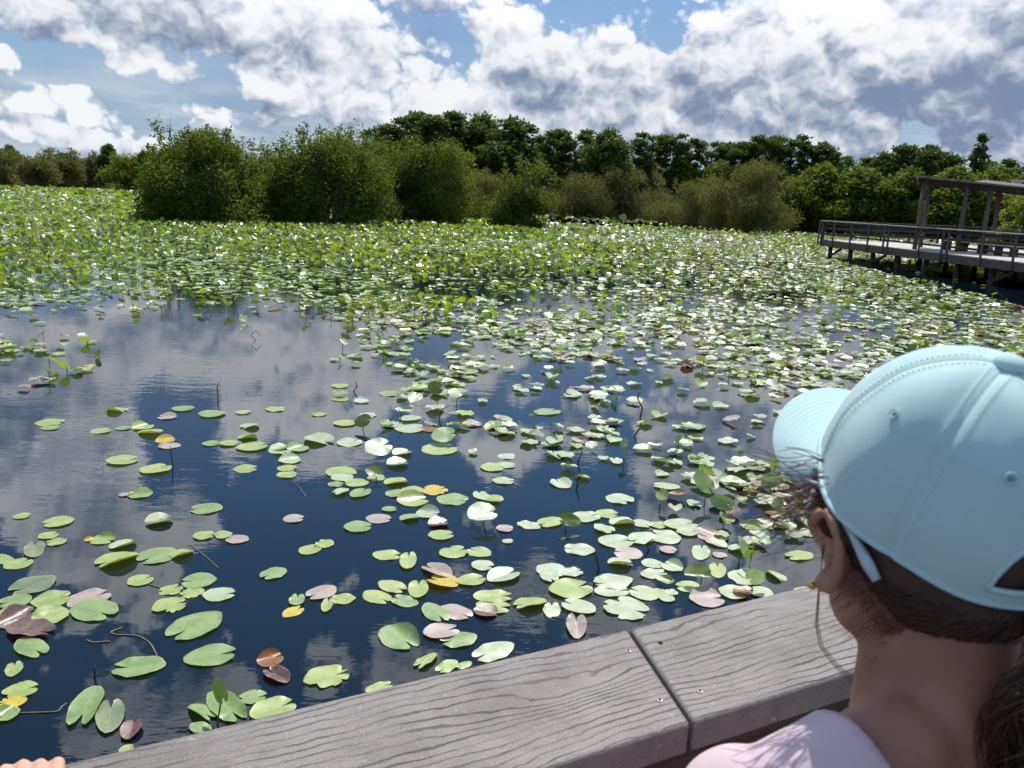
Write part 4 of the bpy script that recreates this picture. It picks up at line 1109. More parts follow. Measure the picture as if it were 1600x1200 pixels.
class Org(MB):
    """overlapping balls and tapered limbs, fused into one continuous skin by a voxel remesh"""
    def limb(s, a, b, ra, rb, seg=14):
        a, b = Vector(a), Vector(b); L = (b - a).length; n = max(2, int(L / 0.03) + 1)
        s.tube([a.lerp(b, i / (n - 1)) for i in range(n)], [ra + (rb - ra) * i / (n - 1) for i in range(n)], seg)
        s.ball(a, ra, 14, 10); s.ball(b, rb, 14, 10)
    def fuse(s, name, mat, parent, voxel=0.005, smooth=4, post=None):
        me = bpy.data.meshes.new(name + '_raw'); bmesh.ops.recalc_face_normals(s.bm, faces=s.bm.faces[:]); s.bm.to_mesh(me); s.bm.free()
        o = bpy.data.objects.new(name + '_raw', me); COL.objects.link(o)
        r = o.modifiers.new('r', 'REMESH'); r.mode = 'VOXEL'; r.voxel_size = voxel; r.adaptivity = 0.0
        sm = o.modifiers.new('s', 'SMOOTH'); sm.factor = 0.5; sm.iterations = smooth
        dg = bpy.context.evaluated_depsgraph_get()
        me2 = bpy.data.meshes.new_from_object(o.evaluated_get(dg)); me2.name = name
        bpy.data.objects.remove(o); bpy.data.meshes.remove(me)
        if post:
            bm = bmesh.new(); bm.from_mesh(me2); post(bm); bm.to_mesh(me2); bm.free()
        me2.polygons.foreach_set('use_smooth', np.ones(len(me2.polygons), dtype=bool))
        return link_mesh(name, me2, mat, parent)

def frame(yaw, pitch=0.0, roll=0.0):
    f0 = Vector((-math.sin(yaw), math.cos(yaw), 0)); l0 = Vector((-math.cos(yaw), -math.sin(yaw), 0)); u0 = Vector((0, 0, 1))
    f = math.cos(pitch) * f0 + math.sin(pitch) * u0; u1 = -math.sin(pitch) * f0 + math.cos(pitch) * u0
    l = math.cos(roll) * l0 + math.sin(roll) * u1; u = -math.sin(roll) * l0 + math.cos(roll) * u1
    return f, l, u
def hand(B, wrist, d, nrm, thumb, size=1.0, curl=0.5):
    """palm and five fingers; d = finger direction, nrm = back of the hand, thumb = side of the thumb"""
    d, nrm, thumb = d.normalized(), nrm.normalized(), thumb.normalized()
    B.limb(wrist, wrist + d * .03 * size, .024 * size, .026 * size)
    for k in range(4):
        s_ = (1.5 - k) * .0185 * size
        root = wrist + d * .075 * size + thumb * s_
        B.limb(wrist + d * .02 * size + thumb * s_ * .6, root, .014 * size, .0115 * size)
        ln = (.066, .074, .070, .055)[k] * size
        p, dd = root, d.copy()
        for j, fr_ in enumerate((.45, .32, .23)):
            ang = curl * (0.5, 0.8, 0.7)[j] + 0.06 * k
            dd = (dd * math.cos(ang) - nrm * math.sin(ang)).normalized(); 
            q = p + dd * ln * fr_; B.limb(p, q, (.0092, .0084, .0076)[j] * size, (.0084, .0076, .0066)[j] * size, 10); p = q
            nn = (nrm - dd * nrm.dot(dd)); nrm_ = nn.normalized() if nn.length > .2 else nrm
    t0 = wrist + d * .022 * size + thumb * .026 * size
    t1 = t0 + (d * .7 + thumb * .7 - nrm * .15).normalized() * .036 * size
    t2 = t1 + (d * .92 + thumb * .3 - nrm * .3).normalized() * .028 * size
    B.limb(t0, t1, .0125 * size, .0100 * size, 10); B.limb(t1, t2, .0098 * size, .0078 * size, 10)

def face_parts(root, toloc, C, f, l, u, k=1.0):
    for s in (-1, 1):
        mb = MB(); mb.ball(toloc(C + f * .083 * k + l * .031 * s * k - u * .012 * k), .0115 * k, 14, 10); e = mb.build('eye', m_eye, root, smooth=True)
        mb = MB(); mb.ball(toloc(C + f * .0915 * k + l * .031 * s * k - u * .012 * k), .0052 * k, 12, 8); mb.build('iris', m_iris, e, smooth=True)
    mb = MB(); mb.ball(toloc(C + f * .088 * k - u * .072 * k), (.019 * k, .006 * k, .0065 * k), 14, 8, rot=Matrix((l, f, u)).transposed()); mb.build('mouth', m_lip, root, smooth=True)

def head_prims(B, C, f, l, u, k=1.0):
    R3 = Matrix((f, l, u)).transposed()
    P_ = lambda x, y, z: C + (f * x + l * y + u * z) * k
    B.ball(P_(0, 0, 0.008), (.093 * k, .0765 * k, .098 * k), 28, 20, rot=R3)
    B.ball(P_(.028, 0, -.045), (.062 * k, .060 * k, .062 * k), 24, 16, rot=R3)          # face
    B.ball(P_(.040, 0, -.088), (.040 * k, .042 * k, .034 * k), 20, 14, rot=R3)          # jaw
    B.ball(P_(.066, 0, -.104), (.017 * k, .019 * k, .015 * k), 14, 10, rot=R3)          # chin
    for s in (-1, 1):
        B.ball(P_(.058, .036 * s, -.046), (.026 * k, .024 * k, .026 * k), 14, 10, rot=R3)   # cheeks
        B.ball(P_(.000, .046 * s, -.075), (.028 * k, .018 * k, .030 * k), 14, 10, rot=R3)   # jaw angle
        # ear: rim, bowl and lobe
        ec = P_(-.006, .076 * s, -.030)
        pts = [ec + (f * (.019 * math.cos(a)) + u * (.030 * math.sin(a)) + l * s * (.007 + .004 * math.sin(a))) * k + l * s * .004 * k for a in np.linspace(0.3, 4.9, 16)]
        B.tube(pts, [.0050 * k] * 16, 8)
        B.ball(ec - u * .002 * k, (.016 * k, .0055 * k, .026 * k), 14, 10, rot=R3)
        B.ball(ec - u * .030 * k + f * .004 * k + l * s * .004 * k, (.0085 * k, .0055 * k, .009 * k), 12, 8, rot=R3)
    B.limb(P_(.086, 0, -.012), P_(.104, 0, -.046), .008 * k, .0115 * k)                 # nose
    B.ball(P_(.078, 0, -.072), (.016 * k, .026 * k, .014 * k), 14, 10, rot=R3)          # mouth mound
    B.ball(P_(.080, 0, .006), (.012 * k, .05 * k, .012 * k), 14, 8, rot=R3)             # brow
    return P_

# ---------------------------------------------------------------- the child in the cap
FOOT = 0.995
HC = Vector((0.3121, 0.5413, 2.3994))                      # centre of the cap rim
cf, cl, cu = frame(R_(9.9), R_(18.0), R_(0.5))
hf, hl, hu = frame(R_(9.9), R_(9.0), 0.0)
bf, bl, bu = frame(R_(11.0))
child = empty('person', (0.33, 0.47, FOOT))
tag(child, 'child in a pale aqua baseball cap and pale pink top, seen from behind', 'person')
o3 = Vector(child.location)
tl_ = lambda p: Vector(p) - o3
class LOrg(Org):
    def ball(s, c, r, seg=12, rings=8, rot=None): super().ball(Vector(c) - s.off, r, seg, rings, rot)
    def tube(s, pts, rad, seg=8, caps=True): super().tube([Vector(p) - s.off for p in pts], rad, seg, caps)
    def __init__(s, off): super().__init__(); s.off = Vector(off)

HCs = HC - hu * 0.004 + hf * 0.002
def torso(B, NB_, f, l, k, infl=0.0, arms=True, sleeves=False):
    """NB_ = base of the neck (between the collar bones)"""
    u = Vector((0, 0, 1)); R3 = Matrix((f, l, u)).transposed()
    p = lambda x, y, z: NB_ + (f * x + l * y + u * z) * k
    i = infl
    for s in (-1, 1):
        B.limb(p(-.014, .030 * s, .012), p(-.010, .106 * s, -.040), .036 * k + i, .034 * k + i)      # trapezius / shoulder top
        B.ball(p(-.005, .126 * s, -.062), .046 * k + i, 18, 12)
        B.limb(p(0, .06 * s, -.10), p(0, .07 * s, -.22), .070 * k + i, .066 * k + i)
        B.limb(p(0, .045 * s, -.22), p(-.004, .05 * s, -.40), .068 * k + i, .074 * k + i)
    B.ball(p(0, 0, -.13), (.078 * k + i, .13 * k + i, .115 * k + i), 20, 14, rot=R3)
    B.ball(p(-.004, 0, -.40), (.080 * k + i, .122 * k + i, .09 * k + i), 20, 14, rot=R3)
    return p

NBASE = HC + Vector((-0.010, -0.046, -0.160))
B = LOrg(o3)
hp = head_prims(B, HCs, hf, hl, hu)
B.limb(hp(-.022, 0, -.055), NBASE + bf * .004 + Vector((0, 0, -.01)), .0465, .050, 22)
B.limb(hp(-.045, 0, -.05), NBASE - bf * .014 + Vector((0, 0, -.02)), .036, .044, 18)
tp = torso(B, NBASE, bf, bl, 1.0)
for s in (-1, 1):
    sh_, el_, wr_ = tp(-.005, .133 * s, -.068), tp(-.03, .163 * s, -.29), tp(.06, .160 * s, -.47)
    B.limb(sh_, el_, .037, .030); B.limb(el_, wr_, .030, .021)
    hand(B, wr_, (wr_ - el_) + bf * .05 - bu * .12, bl * s, bf, 0.9, 0.35)
    hp0 = tp(0, .062 * s, -.44); kn = Vector(hp0) - bu * .33 + bf * .02; an = kn - bu * .345 - bf * .015
    B.limb(hp0, kn, .068, .046); B.limb(kn, an, .046, .031)
    B.limb(an, Vector((an.x, an.y, FOOT + .035)), .031, .032); B.limb(Vector((an.x, an.y, FOOT + .030)), Vector((an.x, an.y, FOOT + .026)) + bf * .13, .030, .024)
body = B.fuse('body', m_skin, child, voxel=0.0045, smooth=5)
face_parts(child, tl_, HCs, hf, hl, hu)

# shirt: an inflated torso with short sleeves, opened at the neck
B = LOrg(o3); torso(B, NBASE, bf, bl, 1.0, infl=0.010)
for s in (-1, 1): B.limb(tp(-.005, .130 * s, -.066), tp(-.018, .166 * s, -.20), .048, .052)
NCEN = tl_(NBASE)
def cut_shirt(bm):
    kill = []
    ax = tl_(HCs) - NCEN
    for v in bm.verts:
        q = v.co - NCEN
        fx, lx = q.dot(bf), q.dot(bl)
        r = math.hypot((fx + .004) / .082, lx / .076)
        if r < 1.0 and q.z > -.12: kill.append(v)
        elif q.z < -.44: kill.append(v)
    # sleeves end in an opening below the arm
    bmesh.ops.delete(bm, geom=kill, context='VERTS')
    for v in bm.verts:                                   # clean neckline
        if v.is_boundary:
            q = v.co - NCEN; fx, lx = q.dot(bf), q.dot(bl); r = math.hypot((fx + .004) / .082, lx / .076)
            if r < 1.3 and q.z > -.12:
                k_ = 1.0 / max(r, .5); v.co += bf * ((fx + .004) * (k_ - 1)) + bl * (lx * (k_ - 1))
    ring = [v for v in bm.verts if v.is_boundary and (v.co - NCEN).z > -.12 and math.hypot((v.co - NCEN).dot(bf), (v.co - NCEN).dot(bl)) < .105]
    for it in range(24):
        new = {}
        for v in ring:
            nb2 = [e.other_vert(v) for e in v.link_edges if e.is_boundary]
            if len(nb2) == 2: new[v] = v.co * .4 + (nb2[0].co + nb2[1].co) * .3
        for v, c in new.items(): v.co = c
        for v in ring:
            q = v.co - NCEN; fx, lx = q.dot(bf), q.dot(bl); k_ = 1.0 / max(.5, math.hypot((fx + .004) / .082, lx / .076))
            v.co += bf * ((fx + .004) * (k_ - 1)) + bl * (lx * (k_ - 1))
    # soft folds
    for v in bm.verts:
        q = v.co - NCEN
        a = q.dot(bl) * 42 + q.z * 30 + q.dot(bf) * 25 + math.sin(q.dot(bf) * 40) * 1.5
        v.co += v.normal * (0.0026 * math.sin(a) + 0.0012 * math.sin(q.dot(bl) * 60 - q.dot(bf) * 45 + 1.0))
shirt = B.fuse('shirt', m_shirt, child, voxel=0.0045, smooth=6, post=cut_shirt)
md = shirt.modifiers.new('thickness', 'SOLIDIFY'); md.thickness = 0.003; md.offset = 1
# collar band round the neck opening
# shorts and shoes
B = LOrg(o3)
B.ball(tp(-.004, 0, -.42), (.094, .138, .085), 20, 14, rot=Matrix((bf, bl, bu)).transposed())
for s in (-1, 1): B.limb(tp(0, .066 * s, -.46), Vector(tp(0, .070 * s, -.46)) - bu * .26, .080, .076)
B.fuse('shorts', m_short, child, voxel=0.006)
for s in (-1, 1):
    an = tp(.005, .062 * s, 0); an.z = FOOT
    B = LOrg(o3); B.limb(an + bu * .045 - bf * .02, an + bu * .036 + bf * .13, .044, .034); B.ball(an + bu * .06 - bf * .015, .042)
    def flat(bm):
        for v in bm.verts:
            if v.co.z < 0.004: v.co.z = 0.004
    B.fuse('shoe', m_shoe, child, voxel=0.006, post=flat)

# cap
CA, CB, CHh = .101, .0855, .114
def capw(x, y, z): return tl_(HC + cf * x + cl * y + cu * z)
def crown_pt(t, ph):
    cp, sp = max(0.0, math.cos(ph)) ** 0.88, math.sin(ph)
    w = ((t / R_(60.0)) + 0.5) % 1.0 - 0.5                   # -.5...+.5 across a seam
    arc = w * R_(60.0) * 0.09 * max(cp, .15)
    d = -0.0009 * math.exp(-(arc / 0.0016) ** 2) + 0.00035 * math.exp(-((abs(arc) - 0.0055) / 0.0016) ** 2)
    d += 0.0024 * math.cos(2 * math.pi * w) * -1 * cp * (1 - 0.4 * sp)  # panels bulge a little between seams
    d += 0.0009 * math.sin(5 * t + 7 * ph) * math.sin(3.1 * t - 5 * ph + 1) * cp
    d += 0.0006 * math.exp(-((ph - .95) / .25) ** 2) * math.sin(13 * t + 4 * ph) * math.exp(-((((t - 2.4 + 3.14) % 6.283) - 3.14) / .7) ** 2)   # creases below the button at the back
    d += 0.0018 * math.exp(-(ph / .22) ** 2) * math.sin(4 * t + .6)
    return ((CA * cp + d * cp) * math.cos(t), (CB * cp + d * cp) * math.sin(t), CHh * sp + d * sp)
NT, NP = 288, 76
vs, fs = [], []
open_ = lambda t, ph: (abs(((t - math.pi + math.pi) % (2 * math.pi)) - math.pi) < R_(25) * math.sqrt(max(0, 1 - ((ph - .10) / .36) ** 2)) and ph > .10)
for j in range(NP):
    ph = (j / NP) ** 0.95 * math.pi / 2
    for i in range(NT): vs.append(capw(*crown_pt(2 * math.pi * i / NT, ph)))
vs.append(capw(0, 0, CHh))
for j in range(NP - 1):
    ph = ((j + .5) / NP) ** 0.95 * math.pi / 2
    for i in range(NT):
        t = 2 * math.pi * (i + .5) / NT
        if open_(t, ph): continue
        i2 = (i + 1) % NT
        fs.append((j * NT + i, j * NT + i2, (j + 1) * NT + i2, (j + 1) * NT + i))
for i in range(NT): fs.append(((NP - 1) * NT + i, (NP - 1) * NT + (i + 1) % NT, NP * NT))
capo = link_mesh('cap', mesh_np('cap', np.array(vs), fs), m_cap, child)
md = capo.modifiers.new('thickness', 'SOLIDIFY'); md.thickness = 0.0022; md.offset = -1
# stitched hem along the rim
mb = MB(); mb.tube([capw(*[q * (1.004 if k < 2 else 1) for k, q in enumerate(crown_pt(2 * math.pi * i / 96, 0.006))]) for i in range(97)], 0.0021, 6, caps=False)
mb.build('rim_hem', m_cap, capo, smooth=True)
# bound edge of the back opening, and the strap across it
arch = []
for a in np.linspace(-1, 1, 41):
    th_ = math.pi + R_(25) * math.sin(a * math.pi / 2); pz = .10 + .36 * math.cos(a * math.pi / 2) ** 1.0
    arch.append(capw(*crown_pt(th_, pz)))
mb = MB(); mb.tube(arch + [capw(*crown_pt(math.pi + R_(k_), .10)) for k_ in np.linspace(25, -25, 15)], 0.0020, 8, caps=False); mb.build('opening_binding', m_cap, capo, smooth=True)
# brim
vs, fs = [], []; NVv, NW = 60, 46
def brim_pt(v, w, dz=0.0):
    a = (v * 2 - 1) * R_(64)
    ix, iy = (CA - .001) * math.cos(a), (CB - .001) * math.sin(a)
    ext = 0.067 * max(0.0, math.cos(a * 90 / 64)) ** 0.50
    ox, oy = ix + ext * (0.86 + .14 * math.cos(a)), iy + ext * 0.42 * math.sin(a)
    x, y = ix + (ox - ix) * w, iy + (oy - iy) * w
    z = -0.001 - 3.4 * (y * y) * (0.55 + 0.45 * w) * w ** 0.3 * 0.9 - 0.006 * w
    z += 0.00035 * math.sin(w * ext / 0.0052 * 2 * math.pi) * (0.15 < w < 0.97)
    return x, y, z + dz
for j in range(NW + 1):
    for i in range(NVv + 1): vs.append(capw(*brim_pt(i / NVv, j / NW)))
for j in range(NW):
    for i in range(NVv): fs.append((j * (NVv + 1) + i, j * (NVv + 1) + i + 1, (j + 1) * (NVv + 1) + i + 1, (j + 1) * (NVv + 1) + i))
brim = link_mesh('brim', mesh_np('brim', np.array(vs), fs), m_cap, capo)
md = brim.modifiers.new('thickness', 'SOLIDIFY'); md.thickness = 0.0034; md.offset = 0
mb = MB(); mb.ball(capw(0, 0, CHh + .0015), (.0105, .0105, .0058), 20, 12, rot=Matrix((cf, cl, cu)).transposed()); mb.build('button', m_cap, capo, smooth=True)
for t in (30, 90, 150, 210, 270, 330):
    ph = R_(41.5); c = Vector(crown_pt(R_(t), ph)); c2 = Vector(crown_pt(R_(t + 2), ph)); c3 = Vector(crown_pt(R_(t), ph + .03))
    n = (c2 - c).cross(c3 - c).normalized(); e1_ = (c2 - c).normalized(); e2_ = n.cross(e1_)
    mb = MB()
    ring = [capw(*(c + n * .0012 + (e1_ * math.cos(q) + e2_ * math.sin(q)) * .0033)) for q in np.linspace(0, 2 * math.pi, 17)]
    mb.tube(ring, 0.0006, 6, caps=False); ey = mb.build('eyelet', m_cap, capo, smooth=True)
    mb = MB(); mb.ball(capw(*(c + n * .0001)), .0014, 10, 8); mb.build('eyelet_hole', m_capdk, ey, smooth=True)
# faint stitch rows either side of each seam
mb = MB()
for k in range(6):
    for sgn in (-1, 1):
        for j in range(3, 40):
            ph = j / 42 * math.pi / 2 * .97
            cp = max(.15, math.cos(ph)); dt = sgn * 0.0052 / (0.093 * cp)
            t = k * R_(60) + dt
            if open_(t, ph) or open_(t, ph + .03): continue
            a = Vector(crown_pt(t, ph)); b_ = Vector(crown_pt(t, ph + .016)); nn = a.normalized() * .0003
            mb.tube([capw(*(a + nn)), capw(*(b_ + nn))], 0.0002, 4, caps=False)
mb.build('stitching', m_thread, capo)

# hair under the cap: a close shell, swept strands, a curly ponytail and loose wisps
gH = np.random.default_rng(77)
HA, HB, HZ = .0965, .0815, .103
R3h = Matrix((hf, hl, hu)).transposed()
def hpt(t, z, o=0.0):
    zz = max(-0.98, min(0.98, z / HZ)); c = math.sqrt(1 - zz * zz)
    # the back of the skull stays full below its middle
    back = max(0.0, -math.cos(t)); c = max(c, 0.80 * back)
    q = HCs + hf * ((HA * c + o) * math.cos(t) - .002) + hl * ((HB * c + o) * math.sin(t)) + hu * (z + .008) - HC
    x, y, zc = q.dot(cf), q.dot(cl), q.dot(cu)
    lim = 0.925 if zc > -.006 else 0.925 + (-.006 - zc) * 4.0       # under the rim the cap presses the hair down
    rr = math.hypot(x / CA, y / CB)
    if zc > 0: lim *= math.sqrt(max(0, 1 - (zc / CHh) ** 2))
    if rr > lim: x, y = x * lim / rr, y * lim / rr
    return tl_(HC + cf * x + cl * y + cu * zc)
def hairline(t):                                             # lower edge of the hair, by angle from the face (radians)
    d = abs(((t + math.pi) % (2 * math.pi)) - math.pi); d = math.degrees(d)
    return float(np.interp(d, [52, 66, 80, 96, 112, 135, 160, 180], [.02, -.040, -.032, -.028, -.052, -.078, -.090, -.093]))
vs, fs = [], []; n_t, n_z = 90, 16
ts = np.linspace(R_(54), R_(306), n_t)
for j in range(n_z + 1):
    for t in ts:
        z0 = hairline(t) + .004 * math.sin(t * 40); vs.append(hpt(t, z0 + (.045 - z0) * j / n_z, -.0035 + .0045 * min(1, j / 4)))
for j in range(n_z):
    for i in range(n_t - 1): fs.append((j * n_t + i, j * n_t + i + 1, (j + 1) * n_t + i + 1, (j + 1) * n_t + i))
hair = link_mesh('hair', mesh_np('hair', np.array(vs), fs), m_hair, child)
def strands(name, lines, r, mat, parent):
    mb = MB()
    for ln in lines: mb.tube(ln, [r] + [r] * (len(ln) - 2) + [r * .4], 3, caps=False)
    return mb.build(name, mat, parent, smooth=True)
lines = []
for k in range(1500):
    t0 = gH.uniform(R_(56), R_(304)); hl0 = hairline(t0); z0 = hl0 + abs(gH.normal()) * .012 - .002
    side = math.pi; n = 9; o = gH.uniform(.0005, .0035)
    f1 = gH.uniform(.5, 1.0); z1 = gH.uniform(-.02, .02)
    ln = []
    for i in range(n):
        q = i / (n - 1) * f1
        t = t0 + (side - t0) * q; z = z0 + (z1 - z0) * q ** .8 - .010 * math.sin(q * math.pi) * (1 if abs(t0 - side) > .8 else 0)
        z = max(z, hairline(t) - .004)
        ln.append(hpt(t, z, o * min(1, q * 4 + .2) + .0012 * math.sin(q * 9 + k)))
    lines.append(ln)
strands('strands', lines, .0005, m_hair, hair)
root_p = HC - cf * .098 + cu * .016 - cl * .009
lines = []
for lock in range(46):
    a0 = gH.uniform(0, 6.28); rr = gH.uniform(.004, .032); ph0 = gH.uniform(0, 6.28); tw = gH.uniform(26, 46) * (1 if gH.random() < .5 else -1); hr = gH.uniform(.007, .016); ln_ = gH.uniform(.20, .34)
    oo = hl * math.cos(a0) * rr + hf * math.sin(a0) * rr
    for k in range(20):
        j_ = Vector(gH.normal(size=3)) * .0030; dph = gH.normal() * .35; dhr = gH.uniform(.6, 1.4); L = []
        for i in range(26):
            q = i / 25; s_ = q * ln_
            c = root_p - hf * (.030 * math.sin(min(1, q * 5) * math.pi / 2)) - hl * (.004 + .018 * q) - Vector((0, 0, 1)) * (s_ - .012 * math.sin(min(1, q * 5) * math.pi)) + hf * .018 * q
            spread = min(1, q * 4) * (1 + .25 * math.sin(q * 3))
            ang = ph0 + dph + tw * s_ * 1.5
            L.append(tl_(c + oo * spread + (hl * math.cos(ang) + hf * math.sin(ang)) * hr * dhr * min(1, q * 5) + j_ * (0.6 + q)))
        lines.append(L)
strands('ponytail', lines, .00042, m_hair, hair)
# loose curls beside the ear, short hairs on the nape; sunlight put in as paler brown
lines = []
for k in range(80):
    t0 = R_(gH.uniform(56, 84)); p0 = hpt(t0, gH.uniform(-.035, .012), .001)
    a_ = gH.uniform(0, 6.28); w_ = gH.uniform(60, 150); am = gH.uniform(.0015, .005); ln_ = gH.uniform(.02, .07)
    dd = (hl * gH.uniform(.35, 1.0) + hf * gH.uniform(.0, .7) - hu * gH.uniform(-.1, .7)).normalized()
    e_ = dd.cross(Vector((0, 0, 1))).normalized(); g_ = e_.cross(dd)
    lines.append([p0 + dd * ln_ * i / 11 + (e_ * math.cos(a_ + w_ * ln_ * i / 11) + g_ * math.sin(a_ + w_ * ln_ * i / 11)) * am * min(1, i / 3) for i in range(12)])
for k in range(900):
    t0 = R_(gH.uniform(96, 262)); z0 = hairline(t0) + .004; p0 = hpt(t0, z0, .0); ln_ = gH.uniform(.006, .030)
    sx = gH.normal() * .5
    lines.append([p0 - hu * ln_ * i / 6 + hl * sx * ln_ * (i / 6) ** 2 - hf * .003 * math.sin(i) + hf * .10 * ln_ * i / 6 for i in range(7)])
# one long strand hanging in front of the ear
p0 = tl_(far(1287, 850, HC.y + .02)); 
tgt = [(1284, 880), (1279, 930), (1276, 975), (1283, 1010), (1302, 1035), (1330, 1062), (1345, 1085)]
for o_ in (0, .0012, -.001): lines.append([p0 + Vector((o_, 0, 0))] + [tl_(far(x + o_ * 900 * i, y, HC.y + .02 - .004 * i)) for i, (x, y) in enumerate(tgt)])
strands('loose_hair', lines, .00038, m_fly, hair)
# glasses arm hooked behind the ear, and a small gold earring
gl0 = hp(.070, .076, -.012); pts = [gl0, hp(.03, .080, .004), hp(.0, .082, .002), hp(-.025, .082, -.005), hp(-.042, .0795, -.015), hp(-.052, .077, -.022)]
mb = MB(); mb.tube([tl_(p) for p in pts], [.0014, .0015, .0018, .0028, .0042, .0030], 10); gl = mb.build('glasses', m_glass, child, smooth=True)
mb = MB(); mb.tube([tl_(hp(x, -y, z)) for x, y, z in ((.070, .076, -.006), (.03, .080, .004), (.0, .082, .002), (-.025, .082, -.005), (-.042, .0795, -.015), (-.052, .077, -.022))], [.0014, .0015, .0018, .0028, .0042, .0030], 10)
for s in (-1, 1):
    c = hp(.098, .033 * s, -.014)
    mb.tube([tl_(c + hl * .024 * math.cos(a) + hu * .019 * math.sin(a)) for a in np.linspace(0, 6.283, 25)], .0015, 6, caps=False)
    mb.tube([tl_(c + hl * .024 * s), tl_(hp(.070, .076 * s, -.012))], .0016, 6)
mb.tube([tl_(hp(.100, .009, -.012)), tl_(hp(.100, -.009, -.012))], .0015, 6)
mb.build('glasses_frame', m_glass, gl, smooth=True)
for s in (-1, 1):
    mb = MB(); mb.ball(tl_(hp(.0, .0855 * s, -.064)), .0030, 12, 8); mb.build('earring', m_gold, child, smooth=True)

# ---------------------------------------------------------------- second person: only the fingertips show at the lower left
FE = [on(x, y, RZ + .004) for x, y in ((38, 1203), (63, 1199), (88, 1194))]
p2 = Vector((-0.98, 0.16, FOOT)); f2, l2, u2 = frame(R_(8.0))
other = empty('person', p2); tag(other, 'small child in a grey top holding the railing, only fingertips in view at bottom left', 'person')
o4 = p2; k2 = 0.86
H2 = p2 + Vector((0, 0, 1.16)); B = LOrg(o4); hq = head_prims(B, H2, f2, l2, u2, .95)
N2 = H2 + Vector((0, 0, -.205)) - f2 * .03
B.limb(hq(-.02, 0, -.065), N2 + u2 * .02, .042, .044)
tq = torso(B, N2, f2, l2, k2)
out_ = -rn                                                   # towards the water
tip_mid = FE[1]
wr = tip_mid - out_ * .150 + Vector((0, 0, .030)) - rdir * .012
sh_ = tq(-.005, -.145, -.065); el_ = (sh_ + wr) / 2 + Vector((0.02, -.05, -.05))
B.limb(sh_, el_, .033, .027); B.limb(el_, wr, .026, .020)
# hand on the cap board: palm flat, the fingers bend over the outer edge
for k, (x_, y_) in enumerate(((5, 1209), (33, 1203), (61, 1200), (89, 1199))):
    e = on(x_, y_ + 14, RZ) + out_ * .006 + Vector((0, 0, .001))
    rt = wr + out_ * .07 + rdir * (k - 1.5) * .017 - Vector((0, 0, .012))
    B.limb(wr + out_ * .015 + rdir * (k - 1.5) * .009, rt, .014, .0105)
    tp1 = e + out_ * (.010 + .002 * (k % 2)) ; tp2 = tp1 + out_ * .003 - Vector((0, 0, .019))
    B.limb(rt, e, .0074, .0068, 12); B.limb(e, tp1, .0068, .0066, 12); B.limb(tp1, tp2, .0065, .0058, 12)
B.limb(wr + out_ * .02 - rdir * .018, wr + out_ * .045 - rdir * .045 - Vector((0, 0, .014)), .0125, .010, 12)
B.limb(wr + out_ * .045 - rdir * .045 - Vector((0, 0, .014)), wr + out_ * .072 - rdir * .052 - Vector((0, 0, .019)), .0098, .0080, 12)
sh2, el2, wr2 = tq(-.005, .145, -.065), tq(-.03, .19, -.28), tq(.03, .19, -.46)
B.limb(sh2, el2, .033, .027); B.limb(el2, wr2, .026, .020); hand(B, wr2, (wr2 - el2), l2, f2, .8, .35)
for s in (-1, 1):
    h0 = tq(0, .062 * s, -.44); kn = Vector((h0.x, h0.y, FOOT + .30)); an = Vector((h0.x, h0.y, FOOT + .04))
    B.limb(h0, kn, .058, .042); B.limb(kn, an, .042, .028); B.limb(Vector((an.x, an.y, FOOT + .026)), Vector((an.x, an.y, FOOT + .024)) + f2 * .11, .027, .022)
B.fuse('body', m_skin2, other, voxel=0.0026, smooth=2)
face_parts(other, lambda p: Vector(p) - o4, H2, f2, l2, u2, .95)
B = LOrg(o4); torso(B, N2, f2, l2, k2, infl=.010)
B.limb(sh_, sh_.lerp(el_, .6), .044, .042); B.limb(sh2, Vector(sh2).lerp(el2, .6), .044, .042)
nc2 = Vector(N2) - o4
def cut2(bm):
    bmesh.ops.delete(bm, geom=[v for v in bm.verts if ((v.co - nc2).z > -.03 and math.hypot((v.co - nc2).dot(f2), (v.co - nc2).dot(l2)) < .058) or (v.co - nc2).z < -.40], context='VERTS')
sh_o = B.fuse('shirt', m_tee, other, voxel=0.006, post=cut2); md = sh_o.modifiers.new('thickness', 'SOLIDIFY'); md.thickness = .003; md.offset = 1
B = LOrg(o4); B.ball(tq(-.004, 0, -.42), (.082, .122, .075), 20, 14, rot=Matrix((f2, l2, u2)).transposed())
for s in (-1, 1): B.limb(tq(0, .062 * s, -.46), Vector(tq(0, .066 * s, -.46)) - u2 * .16, .068, .064)
B.fuse('shorts', m_short, other, voxel=.006)
vs, fs = [], []
R4 = Matrix((f2, l2, u2)).transposed()
B = LOrg(o4); B.ball(hq(-.012, 0, .022), (.096, .083, .096), 28, 20, rot=R4)
def cut3(bm):
    c0 = Vector(H2) - o4
    bmesh.ops.delete(bm, geom=[v for v in bm.verts if (v.co - c0).dot(f2) > .045 and (v.co - c0).z < .055 or (v.co - c0).z < -.06], context='VERTS')
B.fuse('hair', m_hair, other, voxel=.005, post=cut3)

